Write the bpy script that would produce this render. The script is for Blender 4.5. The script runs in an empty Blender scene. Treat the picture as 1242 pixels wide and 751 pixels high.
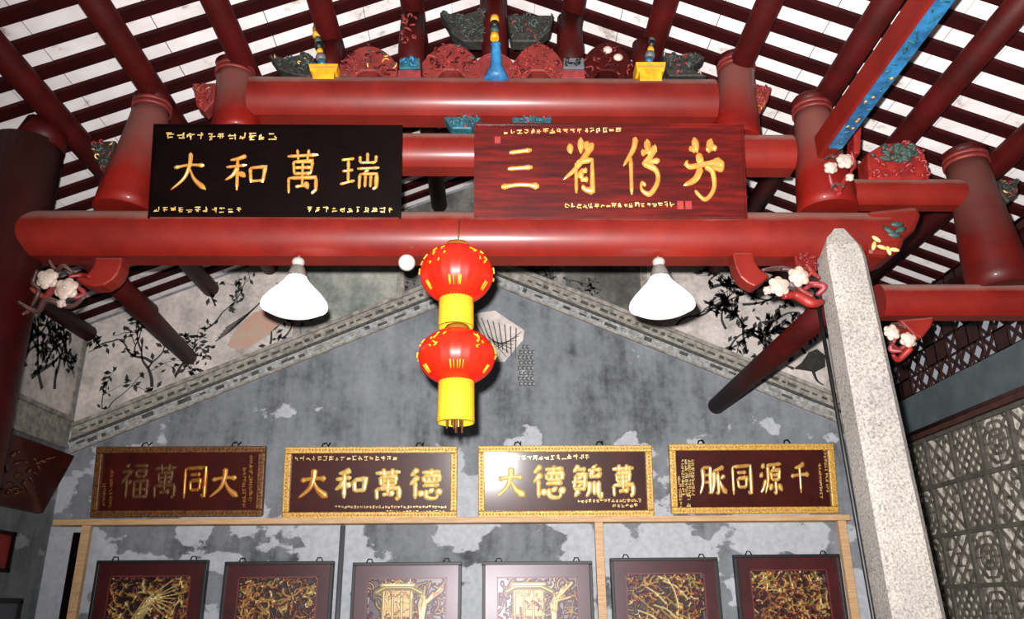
import bpy, math, random
import numpy as np
from mathutils import Vector, Matrix

PI = math.pi
SC = bpy.context.scene
COL = SC.collection
D2R = math.radians

# ------------------------------------------------------------------ camera
CAMZ = 1.6
F = 985.0
yaw, pitch, roll = D2R(1.4), D2R(20.1), D2R(-.5)
CR = Matrix.Rotation(-yaw, 3, 'Z') @ Matrix.Rotation(PI/2+pitch, 3, 'X') @ Matrix.Rotation(roll, 3, 'Z')
cd = bpy.data.cameras.new('camera')
cam = bpy.data.objects.new('camera', cd)
COL.objects.link(cam)
cam.matrix_world = Matrix.Translation((0, 0, CAMZ)) @ CR.to_4x4()
cd.sensor_width = 36.0
cd.lens = 36.0*F/1242.0
cd.clip_start = 0.05
SC.camera = cam

# ------------------------------------------------------------------ world, flash, exposure
wd = bpy.data.worlds.new('sky'); SC.world = wd; wd.use_nodes = True
bg = wd.node_tree.nodes['Background']
bg.inputs[0].default_value = (.86, .92, 1.0, 1); bg.inputs[1].default_value = .32
SC.view_settings.view_transform = 'Standard'
SC.view_settings.look = 'None'
SC.view_settings.exposure = 0.0
SC.view_settings.gamma = 1.0
SC.view_settings.use_curve_mapping = False

def lamp(name, kind, loc, power, color=(1, 1, 1), size=.1, target=None, **k):
    l = bpy.data.lights.new(name, kind); l.energy = power; l.color = color
    if kind == 'AREA': l.size = size
    else: l.shadow_soft_size = size
    for a, b in k.items(): setattr(l, a, b)
    o = bpy.data.objects.new(name, l); COL.objects.link(o); o.location = loc
    if target is not None:
        o.rotation_euler = (Vector(target)-Vector(loc)).to_track_quat('-Z', 'Y').to_euler()
    return o
lamp('camera_flash', 'SPOT', (-.07, 0.05, 1.76), 3600, (1, .975, .95), .035, (1.6, 7.7, 5.1), spot_size=D2R(112), spot_blend=1.0)

# ------------------------------------------------------------------ geometry helpers
def ray(px, py):
    return CR @ Vector(((px-621)/F, -(py-375.5)/F, -1.0))
def at(px, py, Y=None, X=None):
    d = ray(px, py)
    t = Y/d[1] if Y is not None else X/d[0]
    return Vector((0, 0, CAMZ)) + d*t
YW = 7.7      # gable wall
YT = 4.7      # truss plane
def W(px, py, Y=YW):
    p = at(px, py, Y=Y); return (p.x, p.z)
def T(px, py, Y=YT):
    p = at(px, py, Y=Y); return (p.x, p.z)
RIDGE = 5.93; SL = .415
def roofz(x): return RIDGE - SL*abs(x)

class MB:
    def __init__(s): s.v = []; s.f = []; s.sm = []
    def add(s, vs, fs, smooth=False):
        n = len(s.v); s.v += [tuple(v) for v in vs]
        for f in fs: s.f.append(tuple(i+n for i in f)); s.sm.append(smooth)
        return s
    def box(s, c, d, M=None):
        x, y, z = d[0]/2, d[1]/2, d[2]/2
        vs = [Vector((a*x, b*y, e*z)) for e in (-1, 1) for a, b in ((-1, -1), (1, -1), (1, 1), (-1, 1))]
        if M is not None: vs = [M @ v for v in vs]
        c = Vector(c)
        return s.add([v+c for v in vs], [(0, 3, 2, 1), (4, 5, 6, 7), (0, 1, 5, 4), (1, 2, 6, 5), (2, 3, 7, 6), (3, 0, 4, 7)])
    def bar(s, a, b, w, h, up=(0, 0, 1)):
        a, b = Vector(a), Vector(b); d = (b-a); L = d.length; d.normalize()
        sd = d.cross(Vector(up)).normalized(); u = sd.cross(d)
        M = Matrix((d, sd, u)).transposed()
        return s.box((a+b)/2, (L, w, h), M)
    def prism(s, pts, y0, y1):       # outline in XZ, extruded along Y
        n = len(pts)
        A = sum(pts[i][0]*pts[(i+1) % n][1]-pts[(i+1) % n][0]*pts[i][1] for i in range(n))
        if A < 0: pts = pts[::-1]
        vs = [(x, y0, z) for x, z in pts]+[(x, y1, z) for x, z in pts]
        fs = [tuple(range(n)), tuple(range(2*n-1, n-1, -1))]
        for i in range(n):
            j = (i+1) % n; fs.append((i, i+n, j+n, j))
        return s.add(vs, fs)
    def tube(s, pts, r, n=10, cap=True, sec=None, up=(0, 1, 0), smooth=True):
        pts = [Vector(p) for p in pts]; m = len(pts)
        if not hasattr(r, '__len__'): r = [r]*m
        vs = []; u = Vector(up)
        for i in range(m):
            d = (pts[min(i+1, m-1)]-pts[max(i-1, 0)])
            if d.length < 1e-9: d = Vector((0, 0, 1))
            d.normalize()
            a = u - d*u.dot(d)
            if a.length < 1e-4: a = d.orthogonal()
            a.normalize(); b = d.cross(a)
            for k in range(n):
                t = 2*PI*k/n
                ca, sa = (math.cos(t), math.sin(t)) if sec is None else sec(t)
                vs.append(pts[i]+a*(ca*r[i])+b*(sa*r[i]))
        fs = []
        for i in range(m-1):
            for k in range(n):
                k2 = (k+1) % n
                fs.append((i*n+k, i*n+k2, (i+1)*n+k2, (i+1)*n+k))
        s.add(vs, fs, smooth)
        if cap:
            N = len(s.v)-len(vs)
            s.f.append(tuple(N+k for k in range(n-1, -1, -1))); s.sm.append(False)
            s.f.append(tuple(N+(m-1)*n+k for k in range(n))); s.sm.append(False)
        return s
    def lathe(s, prof, c=(0, 0, 0), n=24, rib=0, nr=0, smooth=True):
        c = Vector(c); vs = []
        for r, z in prof:
            for k in range(n):
                t = 2*PI*k/n
                q = r*(1-rib*abs(math.cos(t*nr/2))) if nr else r
                vs.append(c+Vector((q*math.cos(t), q*math.sin(t), z)))
        fs = []
        for i in range(len(prof)-1):
            for k in range(n):
                k2 = (k+1) % n
                fs.append((i*n+k, i*n+k2, (i+1)*n+k2, (i+1)*n+k))
        return s.add(vs, fs, smooth)
    def ball(s, c, r, n=10, m=6, M=None):
        if not hasattr(r, '__len__'): r = (r, r, r)
        c = Vector(c); vs = []
        for i in range(m+1):
            ph = PI*i/m
            for k in range(n):
                t = 2*PI*k/n
                v = Vector((r[0]*math.sin(ph)*math.cos(t), r[1]*math.sin(ph)*math.sin(t), r[2]*math.cos(ph)))
                if M is not None: v = M @ v
                vs.append(c+v)
        fs = []
        for i in range(m):
            for k in range(n):
                k2 = (k+1) % n
                fs.append((i*n+k, (i+1)*n+k, (i+1)*n+k2, i*n+k2))
        return s.add(vs, fs, True)
    def mesh(s, name, mat):
        me = bpy.data.meshes.new(name); me.from_pydata(s.v, [], s.f)
        me.polygons.foreach_set('use_smooth', s.sm)
        if mat: me.materials.append(mat)
        me.update(); return me
    def build(s, name, mat, parent=None, label=None, loc=None, bevel=0):
        me = s.mesh(name, mat)
        o = bpy.data.objects.new(name, me); COL.objects.link(o)
        if parent is not None:
            o.parent = parent
            # geometry is given in world space: undo the parent's transform
            o.matrix_parent_inverse = PW[parent.name].inverted() if parent.name in PW else Matrix.Identity(4)
        if label: o['label'] = label
        if bevel:
            b = o.modifiers.new('bevel', 'BEVEL'); b.width = bevel; b.segments = 2; b.limit_method = 'ANGLE'
        return o
PW = {}   # world matrices of thing empties

def tag(o, label, cat, group=None):
    o['label'] = label; o['category'] = cat
    if group: o['group'] = group
    return o
def thing(name, label, cat, loc=(0, 0, 0), group=None):
    o = bpy.data.objects.new(name, None); COL.objects.link(o); o.location = loc
    o.empty_display_size = .1
    PW[o.name] = Matrix.Translation(loc)
    return tag(o, label, cat, group)
def struct(o):
    o['kind'] = 'structure'; return o
def sempty(name, loc=(0, 0, 0)):
    o = bpy.data.objects.new(name, None); COL.objects.link(o); o.location = loc
    PW[o.name] = Matrix.Translation(loc); return struct(o)

def catmull(P, k=6):
    P = [Vector(p) for p in P]
    if len(P) < 3: 
        return [P[0].lerp(P[-1], i/k) for i in range(k+1)]
    Q = [P[0]*2-P[1]]+P+[P[-1]*2-P[-2]]; out = []
    for i in range(1, len(Q)-2):
        a, b, c, d = Q[i-1], Q[i], Q[i+1], Q[i+2]
        for j in range(k):
            t = j/k
            out.append(.5*((2*b)+(c-a)*t+(2*a-5*b+4*c-d)*t*t+(3*b-a-3*c+d)*t**3))
    out.append(P[-1]); return out

# ------------------------------------------------------------------ materials
def new_mat(name):
    m = bpy.data.materials.new(name); m.use_nodes = True
    nt = m.node_tree; b = nt.nodes['Principled BSDF']
    return m, nt, b
def C4(c, k=.8):   # sRGB 0-255 -> linear
    return tuple(k*((v/255)/12.92 if v/255 <= .04045 else (((v/255)+.055)/1.055)**2.4) for v in c)+(1,)
def tex(nt, kind, scale, coord='Object', stretch=None, detail=6, rough=.6):
    tc = nt.nodes.new('ShaderNodeTexCoord')
    src = tc.outputs[coord]
    if stretch:
        mp = nt.nodes.new('ShaderNodeMapping'); mp.inputs['Scale'].default_value = stretch
        nt.links.new(src, mp.inputs[0]); src = mp.outputs[0]
    t = nt.nodes.new(kind)
    nt.links.new(src, t.inputs['Vector'])
    t.inputs['Scale'].default_value = scale
    if 'Detail' in t.inputs: t.inputs['Detail'].default_value = detail
    if 'Roughness' in t.inputs: t.inputs['Roughness'].default_value = rough
    return t
def ramp(nt, src, stops):
    r = nt.nodes.new('ShaderNodeValToRGB'); nt.links.new(src, r.inputs[0])
    e = r.color_ramp.elements
    while len(e) < len(stops): e.new(.5)
    for i, (p, c) in enumerate(stops): e[i].position = p; e[i].color = c
    return r
def mixc(nt, fac, a, b):
    m = nt.nodes.new('ShaderNodeMix'); m.data_type = 'RGBA'
    for s, v in ((m.inputs[0], fac), (m.inputs[6], a), (m.inputs[7], b)):
        if hasattr(v, 'is_linked'): nt.links.new(v, s)
        else: s.default_value = v
    return m.outputs[2]
def math_(nt, op, a, b=0.0):
    m = nt.nodes.new('ShaderNodeMath'); m.operation = op
    for s, v in ((m.inputs[0], a), (m.inputs[1], b)):
        if hasattr(v, 'is_linked'): nt.links.new(v, s)
        else: s.default_value = v
    return m.outputs[0]
def bump(nt, b, h, strength, dist=.01):
    n = nt.nodes.new('ShaderNodeBump'); n.inputs['Strength'].default_value = strength
    n.inputs['Distance'].default_value = dist
    nt.links.new(h, n.inputs['Height']); nt.links.new(n.outputs[0], b.inputs['Normal'])

def simple(name, c1, c2=None, scale=8, rough=.6, metal=0, coat=0, stretch=None, bmp=0, up_col=None, lo=.35, hi=.65, crough=.15, spec=.5, top_col=None):
    m, nt, b = new_mat(name)
    col = C4(c1)
    if c2 is not None:
        t = tex(nt, 'ShaderNodeTexNoise', scale, stretch=stretch)
        r = ramp(nt, t.outputs['Fac'], [(lo, C4(c1)), (hi, C4(c2))])
        col = r.outputs[0]
        if bmp: bump(nt, b, t.outputs['Fac'], bmp)
    if up_col is not None:      # second colour blended in on upward faces
        g = nt.nodes.new('ShaderNodeNewGeometry'); sp = nt.nodes.new('ShaderNodeSeparateXYZ')
        nt.links.new(g.outputs['Normal'], sp.inputs[0])
        nz = tex(nt, 'ShaderNodeTexNoise', 5)
        v = math_(nt, 'ADD', sp.outputs['Z'], math_(nt, 'MULTIPLY', nz.outputs['Fac'], .3))
        f = ramp(nt, v, [(.45, (0, 0, 0, 1)), (.95, (1, 1, 1, 1))])
        col = mixc(nt, f.outputs[0], col, C4(up_col))
    if top_col is not None:      # second colour blended in towards the top of the piece
        tc = nt.nodes.new('ShaderNodeTexCoord'); sp = nt.nodes.new('ShaderNodeSeparateXYZ'); nt.links.new(tc.outputs['Generated'], sp.inputs[0])
        nz = tex(nt, 'ShaderNodeTexNoise', 4)
        v = math_(nt, 'ADD', sp.outputs['Z'], math_(nt, 'MULTIPLY', nz.outputs['Fac'], .5))
        f = ramp(nt, v, [(.55, (0, 0, 0, 1)), (.95, (1, 1, 1, 1))])
        col = mixc(nt, math_(nt, 'MULTIPLY', f.outputs[0], .8), col, C4(top_col))
    if hasattr(col, 'is_linked'): nt.links.new(col, b.inputs['Base Color'])
    else: b.inputs['Base Color'].default_value = col
    b.inputs['Roughness'].default_value = rough; b.inputs['Metallic'].default_value = metal
    b.inputs['Coat Weight'].default_value = coat; b.inputs['Coat Roughness'].default_value = crough
    b.inputs['Specular IOR Level'].default_value = spec
    return m

M = {}
M['red'] = simple('red_lacquer', (126, 27, 16), (104, 17, 10), 3, .5, coat=.26, up_col=(160, 126, 114), crough=.22, spec=.25)
M['red_dark'] = simple('shaded_dark_red', (60, 8, 6), (44, 6, 5), 4, .5, coat=.04, up_col=(70, 40, 36), crough=.4, spec=.15)  # the left column's shadow is put into this darker red
M['purlin'] = simple('purlin_paint', (72, 11, 9), (52, 7, 6), 4, .55, coat=.04, crough=.35, spec=.15)
M['rafter'] = simple('rafter_paint', (52, 8, 8), (36, 5, 6), 5, .7, spec=.1)
M['post_red'] = simple('post_paint', (126, 22, 12), (102, 14, 8), 3, .5, coat=.08, spec=.2, top_col=(104, 66, 60))
M['post_dark'] = simple('dark_post_paint', (92, 16, 10), (70, 10, 7), 3, .5, coat=.06, spec=.2, top_col=(84, 50, 44))
M['red_soft'] = simple('faded_red_paint', (132, 40, 34), (100, 22, 20), 14, .6, bmp=.3)
M['red_bright'] = simple('bright_red_paint', (156, 34, 26), (112, 18, 15), 14, .5)
M['green'] = simple('verdigris_paint', (62, 86, 76), (30, 42, 38), 22, .6, bmp=.3)
M['darkcarve'] = simple('dark_carved_wood', (52, 50, 44), (22, 20, 18), 30, .6, bmp=.4)
M['gold'] = simple('gilding', (214, 150, 62), (170, 100, 36), 25, .35, metal=.55)
M['goldpaint'] = simple('gold_paint', (232, 190, 110), (206, 140, 60), 12, .35, metal=.25, coat=.3)
M['goldpale'] = simple('pale_gold_leaf', (245, 222, 150), (232, 180, 84), 18, .35, metal=.2, coat=.3)
M['goldorange'] = simple('orange_gold_leaf', (226, 140, 60), (232, 176, 90), 14, .3, metal=.35, coat=.3)
M['golddim'] = simple('dim_gold_leaf', (120, 82, 44), (86, 48, 28), 30, .5, metal=.3)
M['frame_gold'] = simple('gilt_frame', (240, 196, 96), (190, 130, 50), 60, .35, metal=.12, bmp=.5)
M['frame_dim'] = simple('dim_gilt_frame', (140, 90, 40), (84, 46, 22), 40, .45, metal=.35, bmp=.5)
M['yellow'] = simple('yellow_paint', (236, 178, 30), (214, 140, 20), 20, .5)
M['fringe'] = simple('yellow_fringe', (240, 192, 18), (206, 140, 6), 60, .8, stretch=(6, 6, .6))
M['black'] = simple('black_paint', (14, 12, 12), None, rough=.5)
M['blackiron'] = simple('black_iron', (18, 17, 17), None, rough=.4, metal=.5)
M['blue'] = simple('blue_paint', (46, 128, 180), (24, 78, 120), 12, .5)
M['teal'] = simple('teal_paint', (38, 104, 120), (24, 60, 66), 30, .5)
M['pink'] = simple('pink_red_paint', (150, 52, 56), (110, 32, 36), 20, .5)
M['petal'] = simple('cream_petal_paint', (206, 188, 172), (176, 148, 134), 30, .5)
M['lantern'] = simple('lantern_silk', (246, 36, 10), (230, 20, 6), 10, .45, coat=.1, crough=.3, spec=.3)
M['white'] = None
M['porcelain'] = simple('porcelain', (176, 166, 160), None, rough=.3, coat=.4)
M['alu'] = simple('dull_aluminium', (150, 148, 142), (120, 118, 112), 14, .4, metal=.4)
M['pine'] = simple('pine_wood', (222, 184, 140), (196, 150, 104), 6, .6, stretch=(1, 4, 14))
M['plaque_dark'] = simple('black_brown_lacquer', (15, 4, 4), (8, 2, 2), 6, .35, coat=0, spec=.08)
M['plaque_brown'] = simple('brown_lacquer', (74, 20, 14), (54, 13, 10), 5, .4, coat=.35, crough=.13, spec=.15)
M['conduit'] = simple('grey_conduit', (92, 94, 100), None, rough=.5)
M['granite'] = None
M['ink'] = simple('ink_paint', (30, 30, 30), (64, 62, 58), 30, .8)
M['inksoft'] = simple('washed_ink', (110, 106, 100), (78, 76, 72), 30, .8)
M['lint'] = simple('grey_lintel_plaster', (92, 104, 108), (74, 84, 90), 4, .7, bmp=.2)
M['brownwood'] = simple('brown_moulding', (84, 48, 42), (58, 32, 30), 12, .5, up_col=(140, 120, 112))
M['openwork'] = simple('openwork_wood', (58, 26, 20), (36, 16, 14), 12, .6)
M['tracery'] = simple('tracery_relief', (112, 104, 94), (78, 73, 66), 9, .7, bmp=.4, lo=.38, hi=.62)
M['tracery_bg'] = simple('tracery_ground', (244, 236, 222), (150, 143, 132), 14, .8, lo=.4, hi=.6)
M['tracery_frame'] = simple('tracery_frame', (98, 92, 84), (70, 66, 60), 10, .7)
M['mat_red'] = simple('dark_red_lacquer_mat', (84, 22, 24), (66, 15, 17), 4, .4, coat=.1, crough=.25, spec=.2)
M['strip'] = simple('frieze_moulding', (176, 169, 158), (118, 113, 106), 16, .75, bmp=.3)
M['strip_dark'] = simple('frieze_dark', (92, 88, 82), (50, 48, 46), 26, .75)
M['strip_white'] = simple('frieze_light', (188, 188, 186), (120, 122, 124), 22, .75)
M['rock'] = simple('painted_rock_wash', (206, 150, 132), (186, 170, 152), 5, .85)

def granite():
    m, nt, b = new_mat('granite')
    t = tex(nt, 'ShaderNodeTexNoise', 70, detail=4, rough=.7)
    r = ramp(nt, t.outputs['Fac'], [(.3, C4((92, 88, 84))), (.46, C4((158, 151, 143))), (.62, C4((184, 177, 168)))])
    t2 = tex(nt, 'ShaderNodeTexNoise', 3)
    r2 = ramp(nt, t2.outputs['Fac'], [(.35, (.78, .78, .8, 1)), (.65, (1, 1, 1, 1))])
    mm = nt.nodes.new('ShaderNodeMix'); mm.data_type = 'RGBA'; mm.blend_type = 'MULTIPLY'; mm.inputs[0].default_value = 1
    nt.links.new(r.outputs[0], mm.inputs[6]); nt.links.new(r2.outputs[0], mm.inputs[7])
    nt.links.new(mm.outputs[2], b.inputs['Base Color']); b.inputs['Roughness'].default_value = .7
    bump(nt, b, t.outputs['Fac'], .35, .006); return m
M['granite'] = granite()

def plaster(name, base, mid, white, zlo=None, zhi=None, amount=.58):
    m, nt, b = new_mat(name)
    a = tex(nt, 'ShaderNodeTexNoise', 1.3, detail=10, rough=.62)
    st = tex(nt, 'ShaderNodeTexNoise', 2.2, stretch=(3.2, 3.2, .5), detail=6)
    fine = tex(nt, 'ShaderNodeTexNoise', 16, detail=6, rough=.7)
    v = math_(nt, 'ADD', math_(nt, 'MULTIPLY', a.outputs['Fac'], .55), math_(nt, 'MULTIPLY', st.outputs['Fac'], .3))
    v = math_(nt, 'ADD', v, math_(nt, 'MULTIPLY', fine.outputs['Fac'], .2))
    c1 = ramp(nt, v, [(.40, C4(base)), (.52, C4(mid)), (.66, C4(tuple(min(255, x+26) for x in mid)))])
    p = tex(nt, 'ShaderNodeTexNoise', 1.7, detail=8, rough=.55, stretch=(1, 1, 1.3))
    pv = p.outputs['Fac']
    if zlo is not None:      # remains of the whitewash are thickest in one band of height
        g = nt.nodes.new('ShaderNodeNewGeometry'); sp = nt.nodes.new('ShaderNodeSeparateXYZ')
        nt.links.new(g.outputs['Position'], sp.inputs[0])
        mr = nt.nodes.new('ShaderNodeMapRange'); mr.interpolation_type = 'SMOOTHSTEP'
        nt.links.new(sp.outputs['Z'], mr.inputs[0])
        mr.inputs[1].default_value = zhi; mr.inputs[2].default_value = zlo
        mr.inputs[3].default_value = -.12; mr.inputs[4].default_value = .1
        pv = math_(nt, 'ADD', pv, mr.outputs[0])
    f = ramp(nt, pv, [(amount, (0, 0, 0, 1)), (amount+.018, (1, 1, 1, 1))])
    wcol = ramp(nt, fine.outputs['Fac'], [(.35, C4(tuple(x-22 for x in white))), (.65, C4(white))])
    col = mixc(nt, math_(nt, 'MULTIPLY', f.outputs[0], .85), c1.outputs[0], wcol.outputs[0])
    nt.links.new(col, b.inputs['Base Color']); b.inputs['Roughness'].default_value = .85
    bump(nt, b, f.outputs[0], .25, .01)
    return m
M['wall'] = plaster('weathered_grey_plaster', (66, 68, 73), (122, 125, 131), (204, 207, 214), 2.2, 4.1, .57)
M['wall_side'] = plaster('side_wall_plaster', (78, 82, 84), (110, 114, 116), (168, 170, 172), None, None, .62)
def painting(name, c1, c2, c3):
    m, nt, b = new_mat(name)
    t = tex(nt, 'ShaderNodeTexNoise', 2.6, detail=9, rough=.65)
    r = ramp(nt, t.outputs['Fac'], [(.36, C4(c1)), (.5, C4(c2)), (.64, C4(c3))])
    t2 = tex(nt, 'ShaderNodeTexNoise', 22, detail=5, rough=.7)
    r2 = ramp(nt, t2.outputs['Fac'], [(.35, (.62, .62, .62, 1)), (.6, (1, 1, 1, 1))])
    mm = nt.nodes.new('ShaderNodeMix'); mm.data_type = 'RGBA'; mm.blend_type = 'MULTIPLY'; mm.inputs[0].default_value = .8
    nt.links.new(r.outputs[0], mm.inputs[6]); nt.links.new(r2.outputs[0], mm.inputs[7]); mm.inputs[0].default_value = .55
    nt.links.new(mm.outputs[2], b.inputs['Base Color']); b.inputs['Roughness'].default_value = .85
    return m
M['paint_pale'] = painting('pale_mural_ground', (168, 162, 156), (214, 203, 196), (240, 226, 218))
M['paint_grey'] = painting('grey_mural_ground', (112, 120, 114), (156, 160, 152), (194, 190, 178))
M['paint_dark'] = painting('dark_mural_ground', (58, 56, 54), (92, 90, 86), (128, 124, 118))

def tile_mat():
    m, nt, b = new_mat('whitewashed_tile')
    oi = nt.nodes.new('ShaderNodeObjectInfo')
    t = tex(nt, 'ShaderNodeTexNoise', 4, detail=8, rough=.65, coord='Generated')
    g = nt.nodes.new('ShaderNodeNewGeometry')
    nt.links.new(g.outputs['Position'], t.inputs['Vector'])
    r = ramp(nt, t.outputs['Fac'], [(.3, C4((150, 134, 128), 1)), (.4, C4((226, 219, 217), 1)), (.58, C4((238, 233, 234), 1))])
    rr = ramp(nt, oi.outputs['Random'], [(0, (.86, .85, .84, 1)), (1, (1, 1, 1, 1))])
    mm = nt.nodes.new('ShaderNodeMix'); mm.data_type = 'RGBA'; mm.blend_type = 'MULTIPLY'; mm.inputs[0].default_value = 1
    nt.links.new(r.outputs[0], mm.inputs[6]); nt.links.new(rr.outputs[0], mm.inputs[7])
    nt.links.new(mm.outputs[2], b.inputs['Base Color']); b.inputs['Roughness'].default_value = .8
    return m
M['tile'] = tile_mat()

def wood_red():
    m, nt, b = new_mat('red_grained_lacquer')
    t = tex(nt, 'ShaderNodeTexNoise', 3, stretch=(.8, 3, 9), detail=8, rough=.6)
    r = ramp(nt, t.outputs['Fac'], [(.3, C4((44, 7, 6))), (.5, C4((78, 12, 9))), (.7, C4((112, 20, 14)))])
    nt.links.new(r.outputs[0], b.inputs['Base Color'])
    b.inputs['Roughness'].default_value = .35; b.inputs['Coat Weight'].default_value = .25; b.inputs['Coat Roughness'].default_value = .2; b.inputs['Specular IOR Level'].default_value = .2
    return m
M['plaque_red'] = wood_red()

def relief_mat():
    m, nt, b = new_mat('gilded_relief')
    a = nt.nodes.new('ShaderNodeAttribute'); a.attribute_name = 'hgt'
    c = nt.nodes.new('ShaderNodeAttribute'); c.attribute_name = 'tone'
    tone = ramp(nt, c.outputs['Fac'], [(0, C4((96, 34, 22))), (.3, C4((176, 104, 56))), (.55, C4((206, 160, 84))), (.8, C4((168, 150, 72))), (1, C4((238, 214, 150)))])
    f = ramp(nt, a.outputs['Fac'], [(.12, (0, 0, 0, 1)), (.45, (1, 1, 1, 1))])
    col = mixc(nt, f.outputs[0], C4((44, 10, 8)), tone.outputs[0])
    nt.links.new(col, b.inputs['Base Color'])
    b.inputs['Roughness'].default_value = .35; b.inputs['Metallic'].default_value = .25
    b.inputs['Coat Weight'].default_value = .3
    return m
M['relief'] = relief_mat()
def pane_mat():
    m, nt, b = new_mat('glass_pane')
    nt.nodes.remove(b)
    out = nt.nodes['Material Output']
    tr = nt.nodes.new('ShaderNodeBsdfTransparent'); gl = nt.nodes.new('ShaderNodeBsdfGlossy')
    gl.inputs['Roughness'].default_value = .36; gl.inputs['Color'].default_value = (.3, .28, .32, 1)
    fr = nt.nodes.new('ShaderNodeFresnel'); fr.inputs[0].default_value = 1.5
    mx = nt.nodes.new('ShaderNodeMixShader')
    nt.links.new(fr.outputs[0], mx.inputs[0]); nt.links.new(tr.outputs[0], mx.inputs[1]); nt.links.new(gl.outputs[0], mx.inputs[2])
    nt.links.new(mx.outputs[0], out.inputs[0]); return m
M['pane'] = pane_mat()
def emit(name, c, s):
    m, nt, b = new_mat(name)
    b.inputs['Base Color'].default_value = c; b.inputs['Emission Color'].default_value = c
    b.inputs['Emission Strength'].default_value = s; return m
M['white'] = emit('lit_opal_glass', (1, .99, .97, 1), .75)
M['bulb'] = emit('lit_bulb', (1, .97, .92, 1), 14)
def brick_floor():
    m, nt, b = new_mat('grey_floor_paving')
    t = tex(nt, 'ShaderNodeTexBrick', 2.2)
    t.inputs['Color1'].default_value = C4((120, 116, 110)); t.inputs['Color2'].default_value = C4((98, 96, 92)); t.inputs['Mortar'].default_value = C4((60, 58, 55))
    nt.links.new(t.outputs[0], b.inputs['Base Color']); b.inputs['Roughness'].default_value = .8; return m
M['floor'] = brick_floor()

rnd = random.Random(7)

# ------------------------------------------------------------------ setting: walls and floor
XL, XR = -4.02, 3.92
m = MB(); m.box(((XL+XR)/2, 2.5, -.05), (XR-XL+1.0, 11.2, .1)); struct(m.build('floor', M['floor']))
wall_back = sempty('wall_back', (0, YW, 0))
m = MB(); m.prism([(XL-.2, 0), (XR+.2, 0), (XR+.2, roofz(XR+.2)+.02), (0, RIDGE+.02), (XL-.2, roofz(XL-.2)+.02)], YW, YW+.2)
m.build('plaster_wall', M['wall'], wall_back)
wall_left = sempty('wall_left', (XL, 3, 0))
m = MB(); m.box((XL-.1, 3.85, 2.13), (.2, 7.7, 4.26)); m.build('plaster_wall', M['wall_side'], wall_left)

# painted frieze under the roof slope, on the gable wall
def bandz(x): return 4.70-.43*abs(x)
def frieze_panel(x0, x1, mat, name='mural_panel', y=.012):
    mm = MB(); b = .27
    pts = [(x0, bandz(x0)+b), (x1, bandz(x1)+b), (x1, roofz(x1)-.02), (x0, roofz(x0)-.02)]
    mm.prism(pts, YW-y, YW); return mm.build(name, mat, wall_back)
gaps = [(-3.98, -1.99, 'paint_pale'), (-1.91, -.98, 'paint_grey'), (-.9, -.04, 'paint_dark'), (.04, .62, 'paint_dark'), (.74, 1.5, 'paint_dark'), (1.58, 3.88, 'paint_pale')]
for a, b_, k in gaps: frieze_panel(a, b_, M[k])
for x in (-1.95, -.94, 0, .68, 1.54):
    mm = MB(); mm.prism([(x-.035, bandz(x)+.26), (x+.035, bandz(x)+.26), (x+.035, roofz(x)-.02), (x-.035, roofz(x)-.02)], YW-.025, YW)
    mm.build('panel_divider', M['strip'], wall_back)
# border bands: rails and small blocks following the slope
for sgn, xe in ((-1, 3.98), (1, 3.88)):
    def run(d0, d1, yy, mat, name, xs=.0):
        mm = MB(); mm.prism([(sgn*xs, bandz(xs)+d0), (sgn*xs, bandz(xs)+d1), (sgn*xe, bandz(xe)+d1), (sgn*xe, bandz(xe)+d0)], YW-yy, YW)
        mm.build(name, M[mat], wall_back)
    run(.235, .275, .05, 'strip', 'frieze_rail', 0)
    run(.12, .235, .02, 'strip', 'frieze_band', 0)
    run(.095, .12, .04, 'strip_dark', 'frieze_rail', 0)
    run(.0, .095, .015, 'strip_white', 'frieze_band', 0)
    run(-.02, .0, .03, 'strip', 'frieze_rail', 0)
    dk = MB(); lt = MB(); r2 = random.Random(3+sgn)
    x = .35
    while x < xe-.08:
        w = r2.uniform(.03, .08)
        z = bandz(x)+.178
        a = (sgn*x, YW-.024, z); e = (sgn*(x+w), YW-.024, z-.43*w)
        dk.bar(a, e, .01, r2.choice((.015, .03, .022)), up=(0, 0, 1)); x += w+r2.uniform(.02, .05)
    x = .3
    while x < xe-.1:
        w = r2.uniform(.03, .13); z = bandz(x)+.048+r2.uniform(-.012, .012)
        (dk if r2.random() < .6 else lt).bar((sgn*x, YW-.02, z), (sgn*(x+w), YW-.02, z-.43*w), .012, r2.uniform(.015, .04)); x += w+r2.uniform(.02, .12)
    o = dk.build('frieze_fret', M['strip_dark'], wall_back); o['kind'] = 'stuff'
    o = lt.build('frieze_fragments', M['strip'], wall_back); o['kind'] = 'stuff'
# centre of the frieze: a painted pavilion and a small dotted arch
def ribbon(mm, P, w, y, k=5, taper=(1, 1)):     # flat brush stroke in a plane Y=y
    Q = catmull([Vector((p[0], y, p[1])) for p in P], k); n = len(Q); vs = []
    for i, q in enumerate(Q):
        d = Q[min(i+1, n-1)]-Q[max(i-1, 0)]; d.normalize(); s = Vector((-d.z, 0, d.x))
        t = i/(n-1); ww = w*(taper[0]*(1-t)+taper[1]*t)/2
        vs += [q+s*ww, q-s*ww]
    mm.add(vs, [(2*i, 2*i+1, 2*i+3, 2*i+2) for i in range(n-1)])
pts = [W(560, 384), W(600, 378), W(636, 402), W(634, 414), W(612, 440), W(560, 440)]
m = MB(); m.prism(pts, YW-.03, YW-.001); m.build('painted_pavilion', M['paint_pale'], wall_back, 'pale plaster pavilion roof with fine parallel lines')
m = MB()
for k in range(9):
    a = W(570+k*7, 383+k*2); c = W(585+k*5, 410+k*3.2); ribbon(m, [a, c], .012, YW-.032)
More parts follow.
